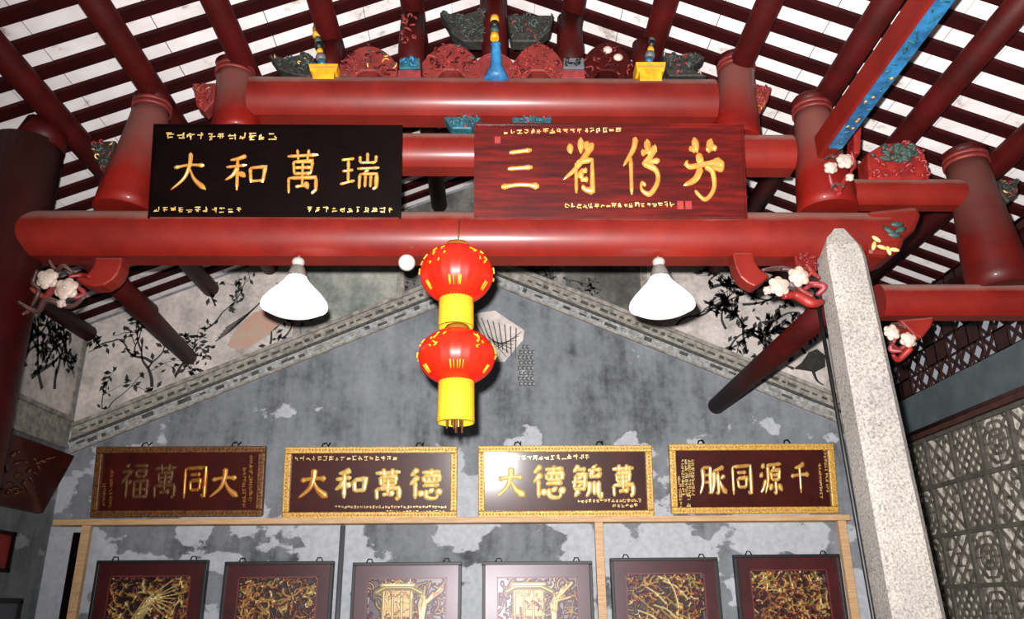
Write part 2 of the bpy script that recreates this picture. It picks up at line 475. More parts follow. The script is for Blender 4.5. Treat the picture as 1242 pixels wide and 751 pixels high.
for k in range(7):
    a = W(632-k*3, 404+k*5); c = W(603-k*2, 425-k*3); ribbon(m, [a, c], .008, YW-.032)
o = m.build('painted_roof_lines', M['inksoft'], wall_back)
m = MB(); m2 = MB()
for r_ in range(8):
    for c_ in range(4):
        if r_ == 0 and c_ in (0, 3): continue
        x, z = W(630+c_*5+(r_ % 2)*1.5, 421+r_*6.4)
        m.box((x, YW-.008, z), (.03, .012, .036)); m2.box((x+.006, YW-.016, z-.004), (.016, .008, .02))
m.build('dotted_arch', M['strip_dark'], wall_back); m2.build('dotted_arch_lights', M['strip_white'], wall_back)

# ink painting: branches with leaves
def branch(mm, lf, x, z, ang, L, w, depth, y, r, leaf=.05, leafp=.6):
    P = [(x, z)]; a = ang; n = 5
    for i in range(n):
        a += r.uniform(-.45, .45); x += math.cos(a)*L/n; z += math.sin(a)*L/n; P.append((x, z))
        if r.random() < leafp:
            for q in range(r.randint(1, 3)):
                la = r.uniform(0, 2*PI); ll = leaf*r.uniform(.6, 1.3)
                x1, z1 = x+r.uniform(-.05, .05), z+r.uniform(-.05, .05)
                c, s_ = math.cos(la), math.sin(la); ww = ll*.24
                lf.add([(x1, y, z1), (x1+c*ll*.5-s_*ww, y, z1+s_*ll*.5+c*ww), (x1+c*ll, y, z1+s_*ll), (x1+c*ll*.5+s_*ww, y, z1+s_*ll*.5-c*ww)], [(0, 1, 2, 3)])
    ribbon(mm, P, w, y, 3, (1, .4))
    if depth > 0:
        for q in range(2):
            i = r.randint(2, n); branch(mm, lf, P[i][0], P[i][1], a+r.choice((-1, 1))*r.uniform(.4, 1.1), L*.68, w*.6, depth-1, y, r, leaf, leafp)
def inside(x, z): return bandz(x)+.3 < z < roofz(x)-.06
def mural(starts, seed, parent, y=YW-.015, leaf=.07):
    r = random.Random(seed); mm = MB(); lf = MB()
    for (px, py, a, L, w, d) in starts:
        x, z = W(px, py); branch(mm, lf, x, z, D2R(a), L, w, d, y, r, leaf)
    for q in (mm, lf):
        keepf = []; keeps = []
        for f, s_ in zip(q.f, q.sm):
            cx = sum(q.v[i][0] for i in f)/len(f); cz = sum(q.v[i][2] for i in f)/len(f)
            if inside(cx, cz): keepf.append(f); keeps.append(s_)
        q.f = keepf; q.sm = keeps
    if mm.f: mm.build('painted_branch', M['ink'], parent)['kind'] = 'stuff'
    if lf.f: o = lf.build('painted_leaves', M['ink'], parent); o['kind'] = 'stuff'
mural([(185, 470, 95, .5, .035, 2), (185, 440, 150, .45, .03, 2), (215, 455, 70, .4, .03, 1), (130, 500, 60, .55, .012, 2), (125, 500, 80, .4, .012, 1), (190, 410, 20, .5, .02, 2),
       (250, 400, 60, .4, .02, 2), (262, 372, 100, .35, .02, 1), (318, 432, 35, .35, .03, 2), (345, 410, 60, .3, .02, 2), (300, 440, 10, .3, .025, 1)], 5, wall_back)
mural([(870, 440, 60, .5, .028, 2), (880, 400, 120, .5, .028, 2), (845, 385, 30, .5, .024, 2), (905, 430, 80, .5, .028, 2), (940, 450, 110, .5, .03, 3), (820, 395, 40, .4, .024, 2),
       (900, 370, 10, .5, .03, 2), (930, 400, 60, .4, .03, 2)], 11, wall_back, leaf=.09)
mural([(610, 330, 20, .3, .03, 2), (640, 345, 10, .4, .03, 3), (670, 350, 100, .3, .03, 2), (860, 350, 10, .5, .04, 3), (880, 345, 0, .5, .04, 3), (470, 380, 60, .3, .02, 1)], 21, wall_back, leaf=.05)
# rose wash of the painted rock, a bird, and mountains strokes
m = MB(); m.prism([W(276, 420), W(284, 404), W(296, 392), W(308, 380), W(322, 376), W(334, 366), W(350, 362), W(354, 376), W(346, 390), W(334, 398), W(322, 410), W(304, 420), W(290, 426)], YW-.016, YW-.008)
m.build('painted_rock', M['rock'], wall_back, 'rose coloured painted rock')
m = MB()
for k in range(5): ribbon(m, [W(262+k*3, 415-k*4), W(285+k*5, 398-k*5), W(322+k*3, 362-k*3)], .012, YW-.018)
m.build('painted_rock_lines', M['ink'], wall_back)
m = MB()
m.prism([W(962, 448), W(972, 440), W(980, 428), W(990, 424), W(1000, 432), W(1000, 446), W(988, 452), W(976, 450)], YW-.022, YW-.014)
for s in (([962, 448], [952, 444]), ([985, 450], [990, 462], [998, 468]), ([976, 430], [972, 424], [966, 422])): ribbon(m, [W(*p) for p in s], .035, YW-.02, 5, (1, .3))
m.build('painted_bird', M['darkcarve'], wall_back)
# left wall: the same frieze returns along the side wall
pan = MB(); pan.box((XL+.006, 6.9, 3.72), (.012, 1.5, .8)); pan.build('mural_panel', M['paint_pale'], wall_left)
pan = MB(); pan.box((XL+.012, 7.66, 3.72), (.024, .07, .85)); pan.box((XL+.02, 6.0, 3.3), (.04, 3.4, .04)); pan.box((XL+.015, 6.0, 3.04), (.03, 3.4, .03)); pan.build('frieze_rail', M['strip'], wall_left)
pan = MB(); pan.box((XL+.008, 6.0, 3.17), (.016, 3.4, .24)); pan.build('frieze_band', M['strip'], wall_left)
m = MB(); r = random.Random(2); tmp = MB(); lf = MB()
for (y0, z0, a, L) in ((7.3, 3.5, 80, .5), (7.1, 3.45, 110, .6), (6.9, 3.5, 60, .6), (6.7, 3.5, 95, .5), (7.4, 3.8, 120, .3), (7.0, 3.9, 160, .5)):
    branch(tmp, lf, y0, z0, D2R(a), L, .05, 2, 0, r, .09)
for q in (tmp, lf):
    q.v = [(XL+.015, v[0], v[2]) for v in q.v]
    q.f = [f for f in q.f if all(3.34 < q.v[i][2] < 4.1 and 6.2 < q.v[i][1] < 7.6 for i in f)]; q.sm = [False]*len(q.f)
tmp.build('painted_branch', M['ink'], wall_left)['kind'] = 'stuff'; o = lf.build('painted_leaves', M['ink'], wall_left); o['kind'] = 'stuff'

# right wall: brick tracery below, lintel, and wooden openwork under the eaves
wall_right = sempty('wall_right', (XR, 3, 0))
m = MB(); m.box((XR+.12, 5.2, 1.53), (.2, 5.0, 3.06)); m.build('tracery_ground', M['tracery_bg'], wall_right)
m = MB(); m.box((XR+.02, 1.35, 1.7), (.3, 2.7, 3.4)); m.build('plaster_wall', M['wall_side'], wall_right)
m = MB(); m.box((XR+.1, 5.2, 3.25), (.24, 5.0, .33)); m.build('lintel', M['lint'], wall_right, 'grey plastered lintel')
m = MB()
m.tube([(XR-.03, 2.7, 3.075), (XR-.03, 7.7, 3.075)], .022, 8); m.box((XR-.0, 5.2, 3.04), (.08, 5.0, .05)); m.build('moulding', M['brownwood'], wall_right)
def tracery_mesh(kind, s=.42, d=.022):
    mm = MB()
    def b(y0, z0, y1, z1, w=.02): mm.bar((0, y0*s, z0*s), (0, y1*s, z1*s), w, d, up=(1, 0, 0))
    def ring(cy, cz, r, n=8, w=.018):
        for a in range(n):
            t0, t1 = (a+.5)*2*PI/n, (a+1.5)*2*PI/n
            b(cy+r*math.cos(t0), cz+r*math.sin(t0), cy+r*math.cos(t1), cz+r*math.sin(t1), w)
    def clipd(k, sg, w=.016):      # a diagonal of the unit square, y - sg*z = k
        P = []
        for v in (-.5, .5):
            y = k+sg*v
            if abs(y) <= .5: P.append((y, v))
            z = (v-k)/sg
            if abs(z) < .5: P.append((v, z))
        if len(P) >= 2: b(*P[0], *P[1], w)
    if kind == 0:
        for k in (-.75, -.5, -.25, 0, .25, .5, .75): clipd(k, 1); clipd(k, -1)
    elif kind == 1:
        for k in (-.66, -.33, 0, .33, .66): clipd(k, 1)
        for k in (-.33, .33): clipd(k, -1)
        for c in (-.33, 0, .33):
            b(c-.12, -c*.9-.02, c+.12, -c*.9-.02, .022); b(c-.12, -c*.9-.13, c-.12, -c*.9+.1, .016); b(c+.12, -c*.9-.13, c+.12, -c*.9+.1, .016)
    else:
        ring(0, 0, .4); ring(0, 0, .24); ring(0, 0, .1, 6)
        for a in range(8): t = a*PI/4; b(.1*math.cos(t), .1*math.sin(t), .5*math.cos(t), .5*math.sin(t), .014)
        for a, c in ((-1, -1), (1, -1), (1, 1), (-1, 1)): b(a*.25, c*.5, a*.5, c*.25, .016)
    return mm.mesh('tracery_tile', M['tracery'])
tms = [tracery_mesh(k) for k in range(3)]
fr = MB(); s = .42
ny, nz = 11, 6
for j in range(ny):
    for i in range(nz):
        k = (0, 1, 1, 2, 0, 1, 2)[(i*3+j*2) % 7]
        o = bpy.data.objects.new('tracery_tile', tms[k]); COL.objects.link(o)
        o.parent = wall_right; o.matrix_parent_inverse = PW['wall_right'].inverted()
        o.location = (XR+.01, 7.69-s/2-j*s, 2.99-s/2-i*s); o.rotation_euler = (rnd.choice((0, PI/2, PI)), 0, 0)
for j in range(ny+1):
    m = MB(); m.box((XR+.005, 7.68-j*s, 1.73), (.04, .034, 2.54)); m.build('tracery_bar', M['tracery_frame'], wall_right)
for i in range(nz+1):
    m = MB(); m.box((XR+.005, 7.7-ny*s/2, 2.99-i*s), (.044, ny*s, .034)); m.build('tracery_bar', M['tracery_frame'], wall_right)
# pierced woodwork under the eaves, daylight behind it
m = MB(); r = random.Random(9)
for z in (3.43, 3.60, 3.78, 3.96, 4.14, 4.28): m.box((XR+.02, 5.2, z), (.02, 5.0, .018))
y = 2.75; k = 0
while y < 7.7:
    m.box((XR+.02, y, 3.86), (.02, .016, .9))
    for q, z in enumerate((3.515, 3.69, 3.87, 4.05, 4.21)):
        u = r.random(); yc = y+.085
        if u < .26:
            for a, c in ((-1, 1), (1, 1), (-1, -1), (1, -1)): m.bar((XR+.02, yc+a*.085, z), (XR+.02, yc, z+c*.085), .02, .02)
        elif u < .5:
            m.bar((XR+.02, yc-.08, z-.08), (XR+.02, yc+.08, z+.08), .03, .02); m.bar((XR+.02, yc-.08, z+.08), (XR+.02, yc+.08, z-.08), .02, .02)
        else: m.box((XR+.02, yc, z), (.02, .17, .18))
    y += .17
m.build('openwork', M['openwork'], wall_right, 'dark pierced wooden openwork')['kind'] = 'stuff'

# ------------------------------------------------------------------ roof: rafters and whitewashed tiles
PIT = .2454; TL = .33; Y0 = 2.60; NY = 21
ang = math.atan(SL); ca = math.cos(ang)
tm = MB(); tm.box((0, 0, 0), (TL-.007, PIT*.99, .018)); tile_me = tm.mesh('roof_tile', M['tile'])
slope_len = 4.35/ca
rm = MB(); rm.box((0, 0, 0), (slope_len, .1, .03)); raf_me = rm.mesh('rafter', M['rafter'])
r = random.Random(4)
for side, nm in ((-1, 'ceiling_left'), (1, 'ceiling_right')):
    root = sempty(nm, (side*2, 5, roofz(2)))
    inv = PW[nm].inverted()
    for k in range(NY):
        y = Y0+k*PIT
        o = bpy.data.objects.new('rafter', raf_me); COL.objects.link(o); o.parent = root; o.matrix_parent_inverse = inv
        xm = side*4.35/2; o.location = (xm, y, roofz(xm)+.0); o.rotation_euler = (0, side*ang, 0)
        off = r.uniform(0, TL)
        for q in range(14):
            sl = q*TL*.995+TL/2+.01
            xx = side*sl*ca
            o = bpy.data.objects.new('roof_tile', tile_me); COL.objects.link(o); o.parent = root; o.matrix_parent_inverse = inv
            o.location = (xx, y+PIT/2, roofz(xx)+.028+(k % 2)*.001)
            o.rotation_euler = (r.uniform(-.012, .012), side*(ang-.012+r.uniform(-.006, .006)), 0)
    cv = MB(); cv.bar((side*.02, 5.15, RIDGE+.10), (side*4.04, 5.15, roofz(4.02)+.10), 5.3, .03)
    cv.build('roof_cover', M['brownwood'], root, 'outer roof covering above the tiles')
    # thin joint battens seen as dark lines between tiles
ordw = ['ridge', 'first', 'second', 'third', 'fourth', 'fifth', 'sixth', 'seventh']
for k in range(8):
    for side in ((0,) if k == 0 else (-1, 1)):
        X = side*.57*k; rr = .082 if k else .1; z = roofz(X)-rr-.03
        m = MB(); m.tube([(X, 2.55, z), (X, 7.69, z)], rr, 18)
        sd = 'left' if side < 0 else 'right'
        lb = 'round dark red ridge purlin at the very top of the roof' if k == 0 else f'round dark red roof purlin, {ordw[k]} down from the ridge on the {sd} slope'
        tag(m.build('roof_purlin', M['purlin']), lb, 'purlin', 'round purlins carrying the roof rafters')

# ------------------------------------------------------------------ truss: beams and posts
def sec_beam(t):
    c, s = math.cos(t), math.sin(t)
    return c, s
def beam(name, x0, x1, z, r, label, Y=YT, ry=None, ends=('cut', 'cut'), mat='red', flat=.78, group='round red tie beams of the roof frame'):
    n = 28; m = MB(); xs = []
    L = x1-x0
    prof = [(0, 1), (.04, 1), (.09, 1)] 
    st = []
    for d, k in prof: st.append((x0+d, k if ends[0] == 'taper' else 1))
    for t in (.2, .35, .5, .65, .8): st.append((x0+L*t, 1))
    for d, k in prof[::-1]: st.append((x1-d, k if ends[1] == 'taper' else 1))
    ry = ry or r; vs = []
    for x, k in st:
        for i in range(n):
            a = 2*PI*i/n; yy = math.cos(a)*ry*k; zz = math.sin(a)*r*k
            zz = max(zz, -r*flat*k)
            vs.append((x, Y+yy, z+zz))
    fs = []
    for j in range(len(st)-1):
        for i in range(n):
            i2 = (i+1) % n; fs.append((j*n+i, (j+1)*n+i, (j+1)*n+i2, j*n+i2))
    m.add(vs, fs, True); N = 0
    m.f.append(tuple(range(n))); m.sm.append(False)
    m.f.append(tuple(range(len(st)*n-1, (len(st)-1)*n-1, -1))); m.sm.append(False)
    o = m.build(name, M[mat]); 
    md = o.modifiers.new('es', 'EDGE_SPLIT'); md.split_angle = D2R(28)
    return tag(o, label, 'beam', group)
main_z = (3.948+3.618)/2
main = beam('tie_beam', -2.93, 2.5, 3.80, .172, 'longest round red beam, spanning from the left column to the stone column behind the lanterns', flat=.9)
mid = beam('tie_beam', -2.16, 1.98, 4.41, .14, 'red middle beam of the frame, half hidden behind the two hanging plaques', flat=.9)
upb = beam('tie_beam', -1.62, 1.5, 4.815, .165, 'glossy red upper beam just above the hanging plaques', flat=.9)
lowr = beam('tie_beam', 2.40, 3.95, 3.365, .115, 'red lower beam running right from the stone column over the openwork', flat=.9)
shr = beam('tie_beam', 2.34, 3.08, 4.12, .105, 'short red beam between the right post and the outer post', flat=.9)
# painted beam end past the stone column
m = MB(); Yf = YT-.16
m.prism([T(1040, 268), T(1098, 262), T(1106, 272), T(1098, 290), T(1086, 300), T(1080, 316), T(1062, 322), T(1040, 320)], YT-.15, YT+.15)
be = m.build('beam_end', M['red'], None, bevel=.045)
tag(be, 'red beam end beyond the stone column with a carved yellow and green leaf', 'beam end')
PW[be.name] = Matrix.Identity(4)
m = MB()
for a, b_, c_ in ((1063, 290, 40), (1070, 300, 20), (1078, 304, 80), (1060, 298, 110), (1085, 303, 10)):
    x, z = T(a, b_, YT-.185); m.ball((x, YT-.185, z), (.035, .012, .014), 8, 5, Matrix.Rotation(D2R(c_), 3, 'Y'))
m.build('carved_leaf', M['goldpale'], be)
m = MB()
for a, b_, c_ in ((1085, 285, 10), (1078, 279, 40), (1092, 279, 160), (1088, 272, 0)):
    x, z = T(a, b_, YT-.185); m.ball((x, YT-.185, z), (.045, .012, .02), 8, 5, Matrix.Rotation(D2R(c_), 3, 'Y'))
m.build('carved_scroll', M['green'], be)

def post(px0, py0, px1, py1, r0, r1, label, mat='post_red', ring=True):
    (x0, z0), (x1, z1) = T(px0, py0), T(px1, py1)
    t = thing('post', label, 'post', (x1, YT, z1), 'squat round posts of the roof frame')
    h = z0-z1; P = []; R = []
    for k in range(11):
        u = k/10; bulge = 1+.10*math.sin(PI*min(1, u*1.4))*(1-u)
        P.append((x1+(x0-x1)*u, YT, z1+h*u)); R.append((r1+(r0-r1)*u**.8)*bulge)
    m = MB(); m.tube(P, R, 24, up=(0, 1, 0)); m.build('shaft', M[mat], t)
    if ring:
        m = MB()
        for dz in (0, .035):
            m.tube([(x0, YT, z0-.012+dz), (x0, YT, z0+.012+dz)], r0*1.1, 24)
        m.build('neck_ring', M['red_soft'], t)
    m = MB(); zc = roofz(x0)-.17
    m.tube([(x0, YT, z0+.045), (x0, YT, z0+.08), (x0, YT, min(max(z0+.09, zc), roofz(x0)-.06))], [r0*.8, r0*1.15, r0*.95], 20); m.build('capital', M['purlin'], t)
    return t
post(285, 92, 287, 166, .12, .155, 'upper left red post on the middle beam, behind the black plaque')
post(893, 85, 893, 172, .12, .155, 'upper right red post on the middle beam, above the red plaque corner')
post(184, 134, 151, 258, .115, .19, 'lower left red post standing on the longest beam beside the black plaque')
post(985, 138, 1004, 258, .12, .19, 'lower right red post above the stone column head')
post(1172, 200, 1214, 352, .13, .19, 'outer dark red post at the far right standing on the lower beam', 'post_dark')

# left column
t = thing('round_column', 'tall red round column at the left edge, its paint darkened for shade', 'column', (-3.05, YT, 0))
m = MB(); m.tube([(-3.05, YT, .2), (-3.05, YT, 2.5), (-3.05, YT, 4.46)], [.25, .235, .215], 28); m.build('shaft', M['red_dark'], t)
m = MB(); m.lathe([(.0, 0), (.36, 0), (.36, .08), (.31, .12), (.33, .18), (.26, .21), (0, .21)], (-3.05, YT, 0), 28); m.build('base', M['granite'], t)
m = MB(); m.tube([(-2.98, YT, 4.46), (-2.95, YT, 4.62)], [.16, .13], 20); m.build('capital', M['purlin'], t)
# stone column (square with chamfered corners and a pointed shouldered head)
t = thing('stone_column', 'speckled pale granite column with shouldered head right of the plaques', 'column', (2.25, YT, 0))
def octo(w, c): return [(-w+c, -w), (w-c, -w), (w, -w+c), (w, w-c), (w-c, w), (-w+c, w), (-w, w-c), (-w, -w+c)]
cT = at(1009, 312, Y=YT); cB = at(1094, 740, Y=YT)
def colx(z): return cB.x+(cT.x-cB.x)*(z-cB.z)/(cT.z-cB.z)
m = MB(); vs = []
lv = [(.25, .158, .045), (3.60, .118, .035), (3.67, .108, .035), (3.79, .062, .03), (3.85, .052, .03)]
for z, w, c in lv: vs += [(colx(z)+x, YT-.04+y-(.07 if z > 3.55 else .07*z/3.6), z) for x, y in octo(w, c)]
fs = [tuple(range(7, -1, -1)), tuple(range(len(lv)*8-8, len(lv)*8))]
for j in range(len(lv)-1):
    for i in range(8):
        i2 = (i+1) % 8; fs.append((j*8+i, j*8+i2, j*8+8+i2, j*8+8+i))
m.add(vs, fs)
m.build('shaft', M['granite'], t)
cx = colx(.2)
m = MB(); m.box((cx, YT-.04, .125), (.5, .5, .25)); m.build('base', M['granite'], t, bevel=.03)
m = MB(); P = [(colx(z)-(.158-.04*z/3.6)-.012, YT+.03, z) for z in (.0, 1.2, 2.4, 3.5)]; m.tube(P, .013, 8)  # thin black strip along the column's left edge
tag(m.build('black_strip', M['black']), 'thin black strip running down the left side of the stone column', 'cable')

# beams running back to the gable wall
a = at(230, 434, Y=YW-.02); b_ = at(104, 306, Y=YT)
m = MB(); m.tube([b_, b_.lerp(a, .5), a-Vector((0, .02, 0)), a], [.08, .078, .075, .055], 18)
tag(m.build('back_beam', M['purlin']), 'round dark red beam running from the left column back to the mural', 'beam', 'round beams running back to the gable wall')
a = at(868, 493, Y=YW-.02); b_ = at(1006, 372, Y=YT+.1)
m = MB(); m.tube([b_, b_.lerp(a, .5), a-Vector((0, .02, 0)), a], [.085, .085, .08, .06], 18)
tag(m.build('back_beam', M['purlin']), 'round dark red beam running from the stone column back and ending over the grey wall', 'beam', 'round beams running back to the gable wall')

# large architrave with a blue painted soffit, coming towards the viewer
t = thing('architrave', 'long red beam with a blue painted underside coming forward at upper right', 'beam', (2.2, 4.5, 4.4))
m = MB(); x0, x1, za, zb = 2.09, 2.20, 4.30, 4.465
m.box(((x0+x1)/2, 3.55, (za+zb)/2), (x1-x0, 2.0, zb-za)); m.build('timber', M['red'], t, bevel=.012)
m = MB(); m.box((2.15, 3.55, za-.006), (.085, 1.7, .012)); m.build('painted_panel', M['blue'], t, 'blue painted underside panel')
m = MB(); r = random.Random(5)
for k in range(26):
    y = 2.9+k*.06; x = 2.15+r.uniform(-.03, .03)
    m.ball((x, y, za-.012), (r.uniform(.005, .012), r.uniform(.01, .05), .005), 8, 4, Matrix.Rotation(r.uniform(0, 3), 3, 'Z'))
m.build('painted_figures', M['teal'], t)['kind'] = 'stuff'
m = MB()
for k in range(7): m.ball((2.15+r.uniform(-.03, .03), 3.9+r.uniform(-.3, .3), za-.014), (.01, .012, .005), 8, 4)
m.build('painted_blossoms', M['goldpaint'], t)

# ------------------------------------------------------------------ carved pieces
def worms(mm, pts, Y, n, r, rad=.01, L=.06, depth=.02):
    xs = [p[0] for p in pts]; zs = [p[1] for p in pts]
    def ins(x, z):
        c = False; k = len(pts); j = k-1
        for i in range(k):
            if (pts[i][1] > z) != (pts[j][1] > z) and x < (pts[j][0]-pts[i][0])*(z-pts[i][1])/(pts[j][1]-pts[i][1]+1e-9)+pts[i][0]: c = not c
            j = i
        return c
    k = 0; tries = 0
    while k < n and tries < n*20:
        tries += 1
        x, z = r.uniform(min(xs), max(xs)), r.uniform(min(zs), max(zs))
        if not ins(x, z): continue
        k += 1; a = r.uniform(0, 2*PI); cur = r.uniform(-1.1, 1.1); P = [(x, Y, z)]; ok = True
        for q in range(5):
            a += cur; x += math.cos(a)*L/5; z += math.sin(a)*L/5
            if not ins(x, z): break
            P.append((x, Y-depth*math.sin(PI*(q+1)/6), z))
        if len(P) > 2: mm.tube(P, [rad*.6]+[rad]*(len(P)-2)+[rad*.4], 6, up=(0, 1, 0))
def carved(name, pxs, label, cat, base='red_soft', acc=(('green', 14), ('gold', 8)), d=.16, rad=.0055, L=.06, seed=1, parent=None, Y=YT, group=None, bevel=.01):
    Yf = Y-d/2; pts = [T(a, b, Yf) for a, b in pxs]
    cx = sum(p[0] for p in pts)/len(pts); cz = min(p[1] for p in pts)
    t = thing(name, label, cat, (cx, Y, cz), group)
    m = MB(); m.prism(pts, Yf, Y+d/2); m.build('carved_board', M[base], t, bevel=bevel)
    r = random.Random(seed)
    for mt, n in acc+((base, 26),):
        m = MB(); worms(m, pts, Yf-.002, n, r, rad, L); 
        if m.f: m.build('carved_scrolls', M[mt], t)['kind'] = 'stuff'
    return t
def hump(x0, x1, y0, y1, k=9, lean=0):
    P = [(x0, y1), (x0, y0+(y1-y0)*.55)]
    for i in range(k+1):
        u = i/k; P.append((x0+(x1-x0)*u, y0+(y1-y0)*(.55-.55*math.sin(PI*u)**.8)))
    P += [(x1, y1), (x0+(x1-x0)*.78, y1), (x0+(x1-x0)*.62, y1-(y1-y0)*.25), (x0+(x1-x0)*.38, y1-(y1-y0)*.25), (x0+(x1-x0)*.22, y1)]
    return P
G = 'carved braces between the short posts on the upper beam'
carved('carved_brace', [(325, 66), (345, 70), (374, 63), (386, 80), (380, 94), (355, 90), (338, 84)], 'grey green carved brace at the left end of the upper beam', 'carving', 'darkcarve', (('green', 16), ('darkcarve', 12), ('goldpaint', 4)), .1, seed=1, group=G)
carved('carved_brace', hump(412, 482, 55, 96), 'arched red brace with pale green carving, left of the striped blocks', 'carving', 'red_soft', (('green', 12), ('goldpaint', 6), ('red_dark', 14)), .12, seed=2, group=G)
carved('carved_brace', hump(512, 582, 52, 96), 'arched red brace just left of the blue tassel', 'carving', 'red_soft', (('red_bright', 10), ('green', 3), ('red_dark', 14)), .12, seed=3, group=G)
carved('carved_brace', hump(622, 684, 52, 97), 'arched red brace with a shell carving right of the blue tassel', 'carving', 'red_soft', (('red_bright', 16), ('red_dark', 12)), .12, seed=4, group=G)
carved('carved_brace', hump(704, 768, 51, 97), 'arched red brace carved with two pink peaches', 'carving', 'red_dark', (('red_soft', 16),), .12, seed=5, group=G)
pch = bpy.data.objects[[o.name for o in bpy.data.objects if o.name.startswith('carved_brace')][-1]]
for a, b_ in ((737, 60), (750, 69)):
    x, z = T(a, b_, YT-.08); m = MB(); m.ball((x, YT-.075, z), (.034, .02, .028), 12, 8); m.build('peach', M['petal'], pch, 'pink carved peach')
carved('carved_brace', [(803, 62), (825, 66), (848, 64), (856, 70), (838, 82), (858, 92), (812, 92), (806, 80)], 'dark green carved brace at the right end of the upper beam', 'carving', 'darkcarve', (('green', 16), ('red_soft', 8), ('petal', 2)), .1, seed=6, group=G)
carved('carved_bracket', [(533, 14), (560, 18), (590, 8), (590, 50), (562, 50), (548, 40), (542, 28)], 'dark green fish shaped bracket left of the top post', 'carving', 'darkcarve', (('green', 24), ('darkcarve', 10)), .1, seed=7, group='dark brackets under the ridge')
carved('carved_bracket', [(615, 18), (672, 18), (668, 36), (652, 50), (620, 50)], 'dark green scrolled bracket right of the top post', 'carving', 'darkcarve', (('green', 26), ('red_soft', 5)), .1, seed=8, group='dark brackets under the ridge')
carved('carved_bracket', [(533, 134), (590, 134), (572, 156), (548, 156)], 'blue green carved bracket hanging under the upper beam, left of its middle', 'carving', 'teal', (('green', 12), ('pink', 5)), .1, seed=9, group='painted brackets under the upper beam', Y=YT-.0)
carved('carved_bracket', [(620, 134), (672, 134), (668, 150), (640, 156), (622, 150)], 'blue green carved bracket hanging under the upper beam, right of its middle', 'carving', 'teal', (('green', 12), ('pink', 3)), .1, seed=10, group='painted brackets under the upper beam')
carved('bracket_block', [(963, 308), (991, 308), (991, 330), (967, 327)], 'small red block under the longest beam next to the stone column', 'block', 'red', (('red_soft', 4),), .16, seed=31)
GB = 'small carved brackets beside the posts'
carved('post_bracket', [(233, 102), (262, 100), (260, 122), (248, 136), (238, 128)], 'small red bracket with gold flower left of the upper left post', 'carving', 'red_soft', (('gold', 6), ('red_bright', 8)), .1, seed=12, group=GB)
carved('post_bracket', [(908, 104), (936, 105), (932, 122), (922, 138), (912, 132)], 'small red bracket with gold curl right of the upper right post', 'carving', 'red_soft', (('gold', 4), ('red_bright', 8)), .1, seed=13, group=GB)
carved('post_bracket', [(108, 172), (140, 170), (134, 200), (126, 212), (116, 196)], 'small green scroll bracket left of the lower left post', 'carving', 'darkcarve', (('green', 6), ('red_bright', 6), ('goldpaint', 3)), .1, seed=14, group=GB)
carved('post_bracket', [(1210, 218), (1234, 218), (1236, 232), (1224, 246), (1214, 236)], 'small dark scroll bracket right of the outer post', 'carving', 'darkcarve', (('red_soft', 8), ('goldpaint', 2)), .1, seed=15, group=GB)
carved('painted_block', [(1052, 186), (1072, 174), (1108, 172), (1122, 186), (1128, 217), (1054, 217)], 'red and green painted bracket block on the short beam right of the stone column', 'carving', 'red_bright', (('pink', 24),), .16, seed=16, rad=.008)
pb = [o for o in bpy.data.objects if o.name.startswith('painted_block')][0]
m = MB(); r = random.Random(3); worms(m, [T(1050, 190, 4.6), T(1072, 174, 4.6), T(1108, 174, 4.6), T(1114, 192, 4.6), T(1085, 198, 4.6)], YT-.085, 46, r, .013, .08); m.build('green_foliage', M['green'], pb)

# short posts above the upper beam with their painted blocks
def stub(pxc, ytop_px, w, label):
    x, z0 = T(pxc, 96); z1 = roofz(x)-.185
    t = thing('short_post', label, 'post', (x, YT, z0), 'short posts standing on the upper beam')
    m = MB(); m.tube([(x, YT, z0-.0), (x, YT, (z0+z1)/2), (x, YT, z1)], [w*.5, w*.56, w*.5], 18); m.build('shaft', M['purlin'], t)
    return t, x, z0, z1
tC = stub(600, 0, .17, 'middle short post under the ridge, behind the blue tassel')
tA = stub(498, 0, .17, 'short red post with blue and pink block, left of the blue tassel')
tB = stub(693, 0, .17, 'short red post with grey and pink block, right of the blue tassel')
tD = stub(399, 0, .15, 'short red post behind the left yellow trough')
tE = stub(783, 0, .15, 'short red post behind the right yellow trough')
for (tt, px, c1) in ((tA[0], 497, 'teal'), (tB[0], 696, 'conduit')):
    Yf = YT-.1
    m = MB(); m.prism([T(px-15, 95, Yf), T(px-14, 85, Yf), T(px+13, 85, Yf), T(px+14, 95, Yf)], Yf, YT+.1); m.build('pink_block', M['pink'], tt, bevel=.004)
    m = MB(); m.prism([T(px-13, 83, Yf), T(px-12, 70, Yf), T(px+12, 70, Yf), T(px+13, 83, Yf)], Yf, YT+.1); m.build('blue_block', M[c1], tt, bevel=.006)
    m = MB(); worms(m, [T(px-12, 83, Yf), T(px-12, 70, Yf), T(px+12, 70, Yf), T(px+12, 83, Yf)], Yf-.002, 8, random.Random(px), .008, .05); m.build('carved_scrolls', M['blue' if c1 == 'teal' else 'black'], tt)
m = MB(); worms(m, [T(488, 30), T(508, 30), T(508, 66), T(488, 66)], YT-.1, 18, random.Random(8), .008, .06); m.build('carved_scrolls', M['red_soft'], tA[0])
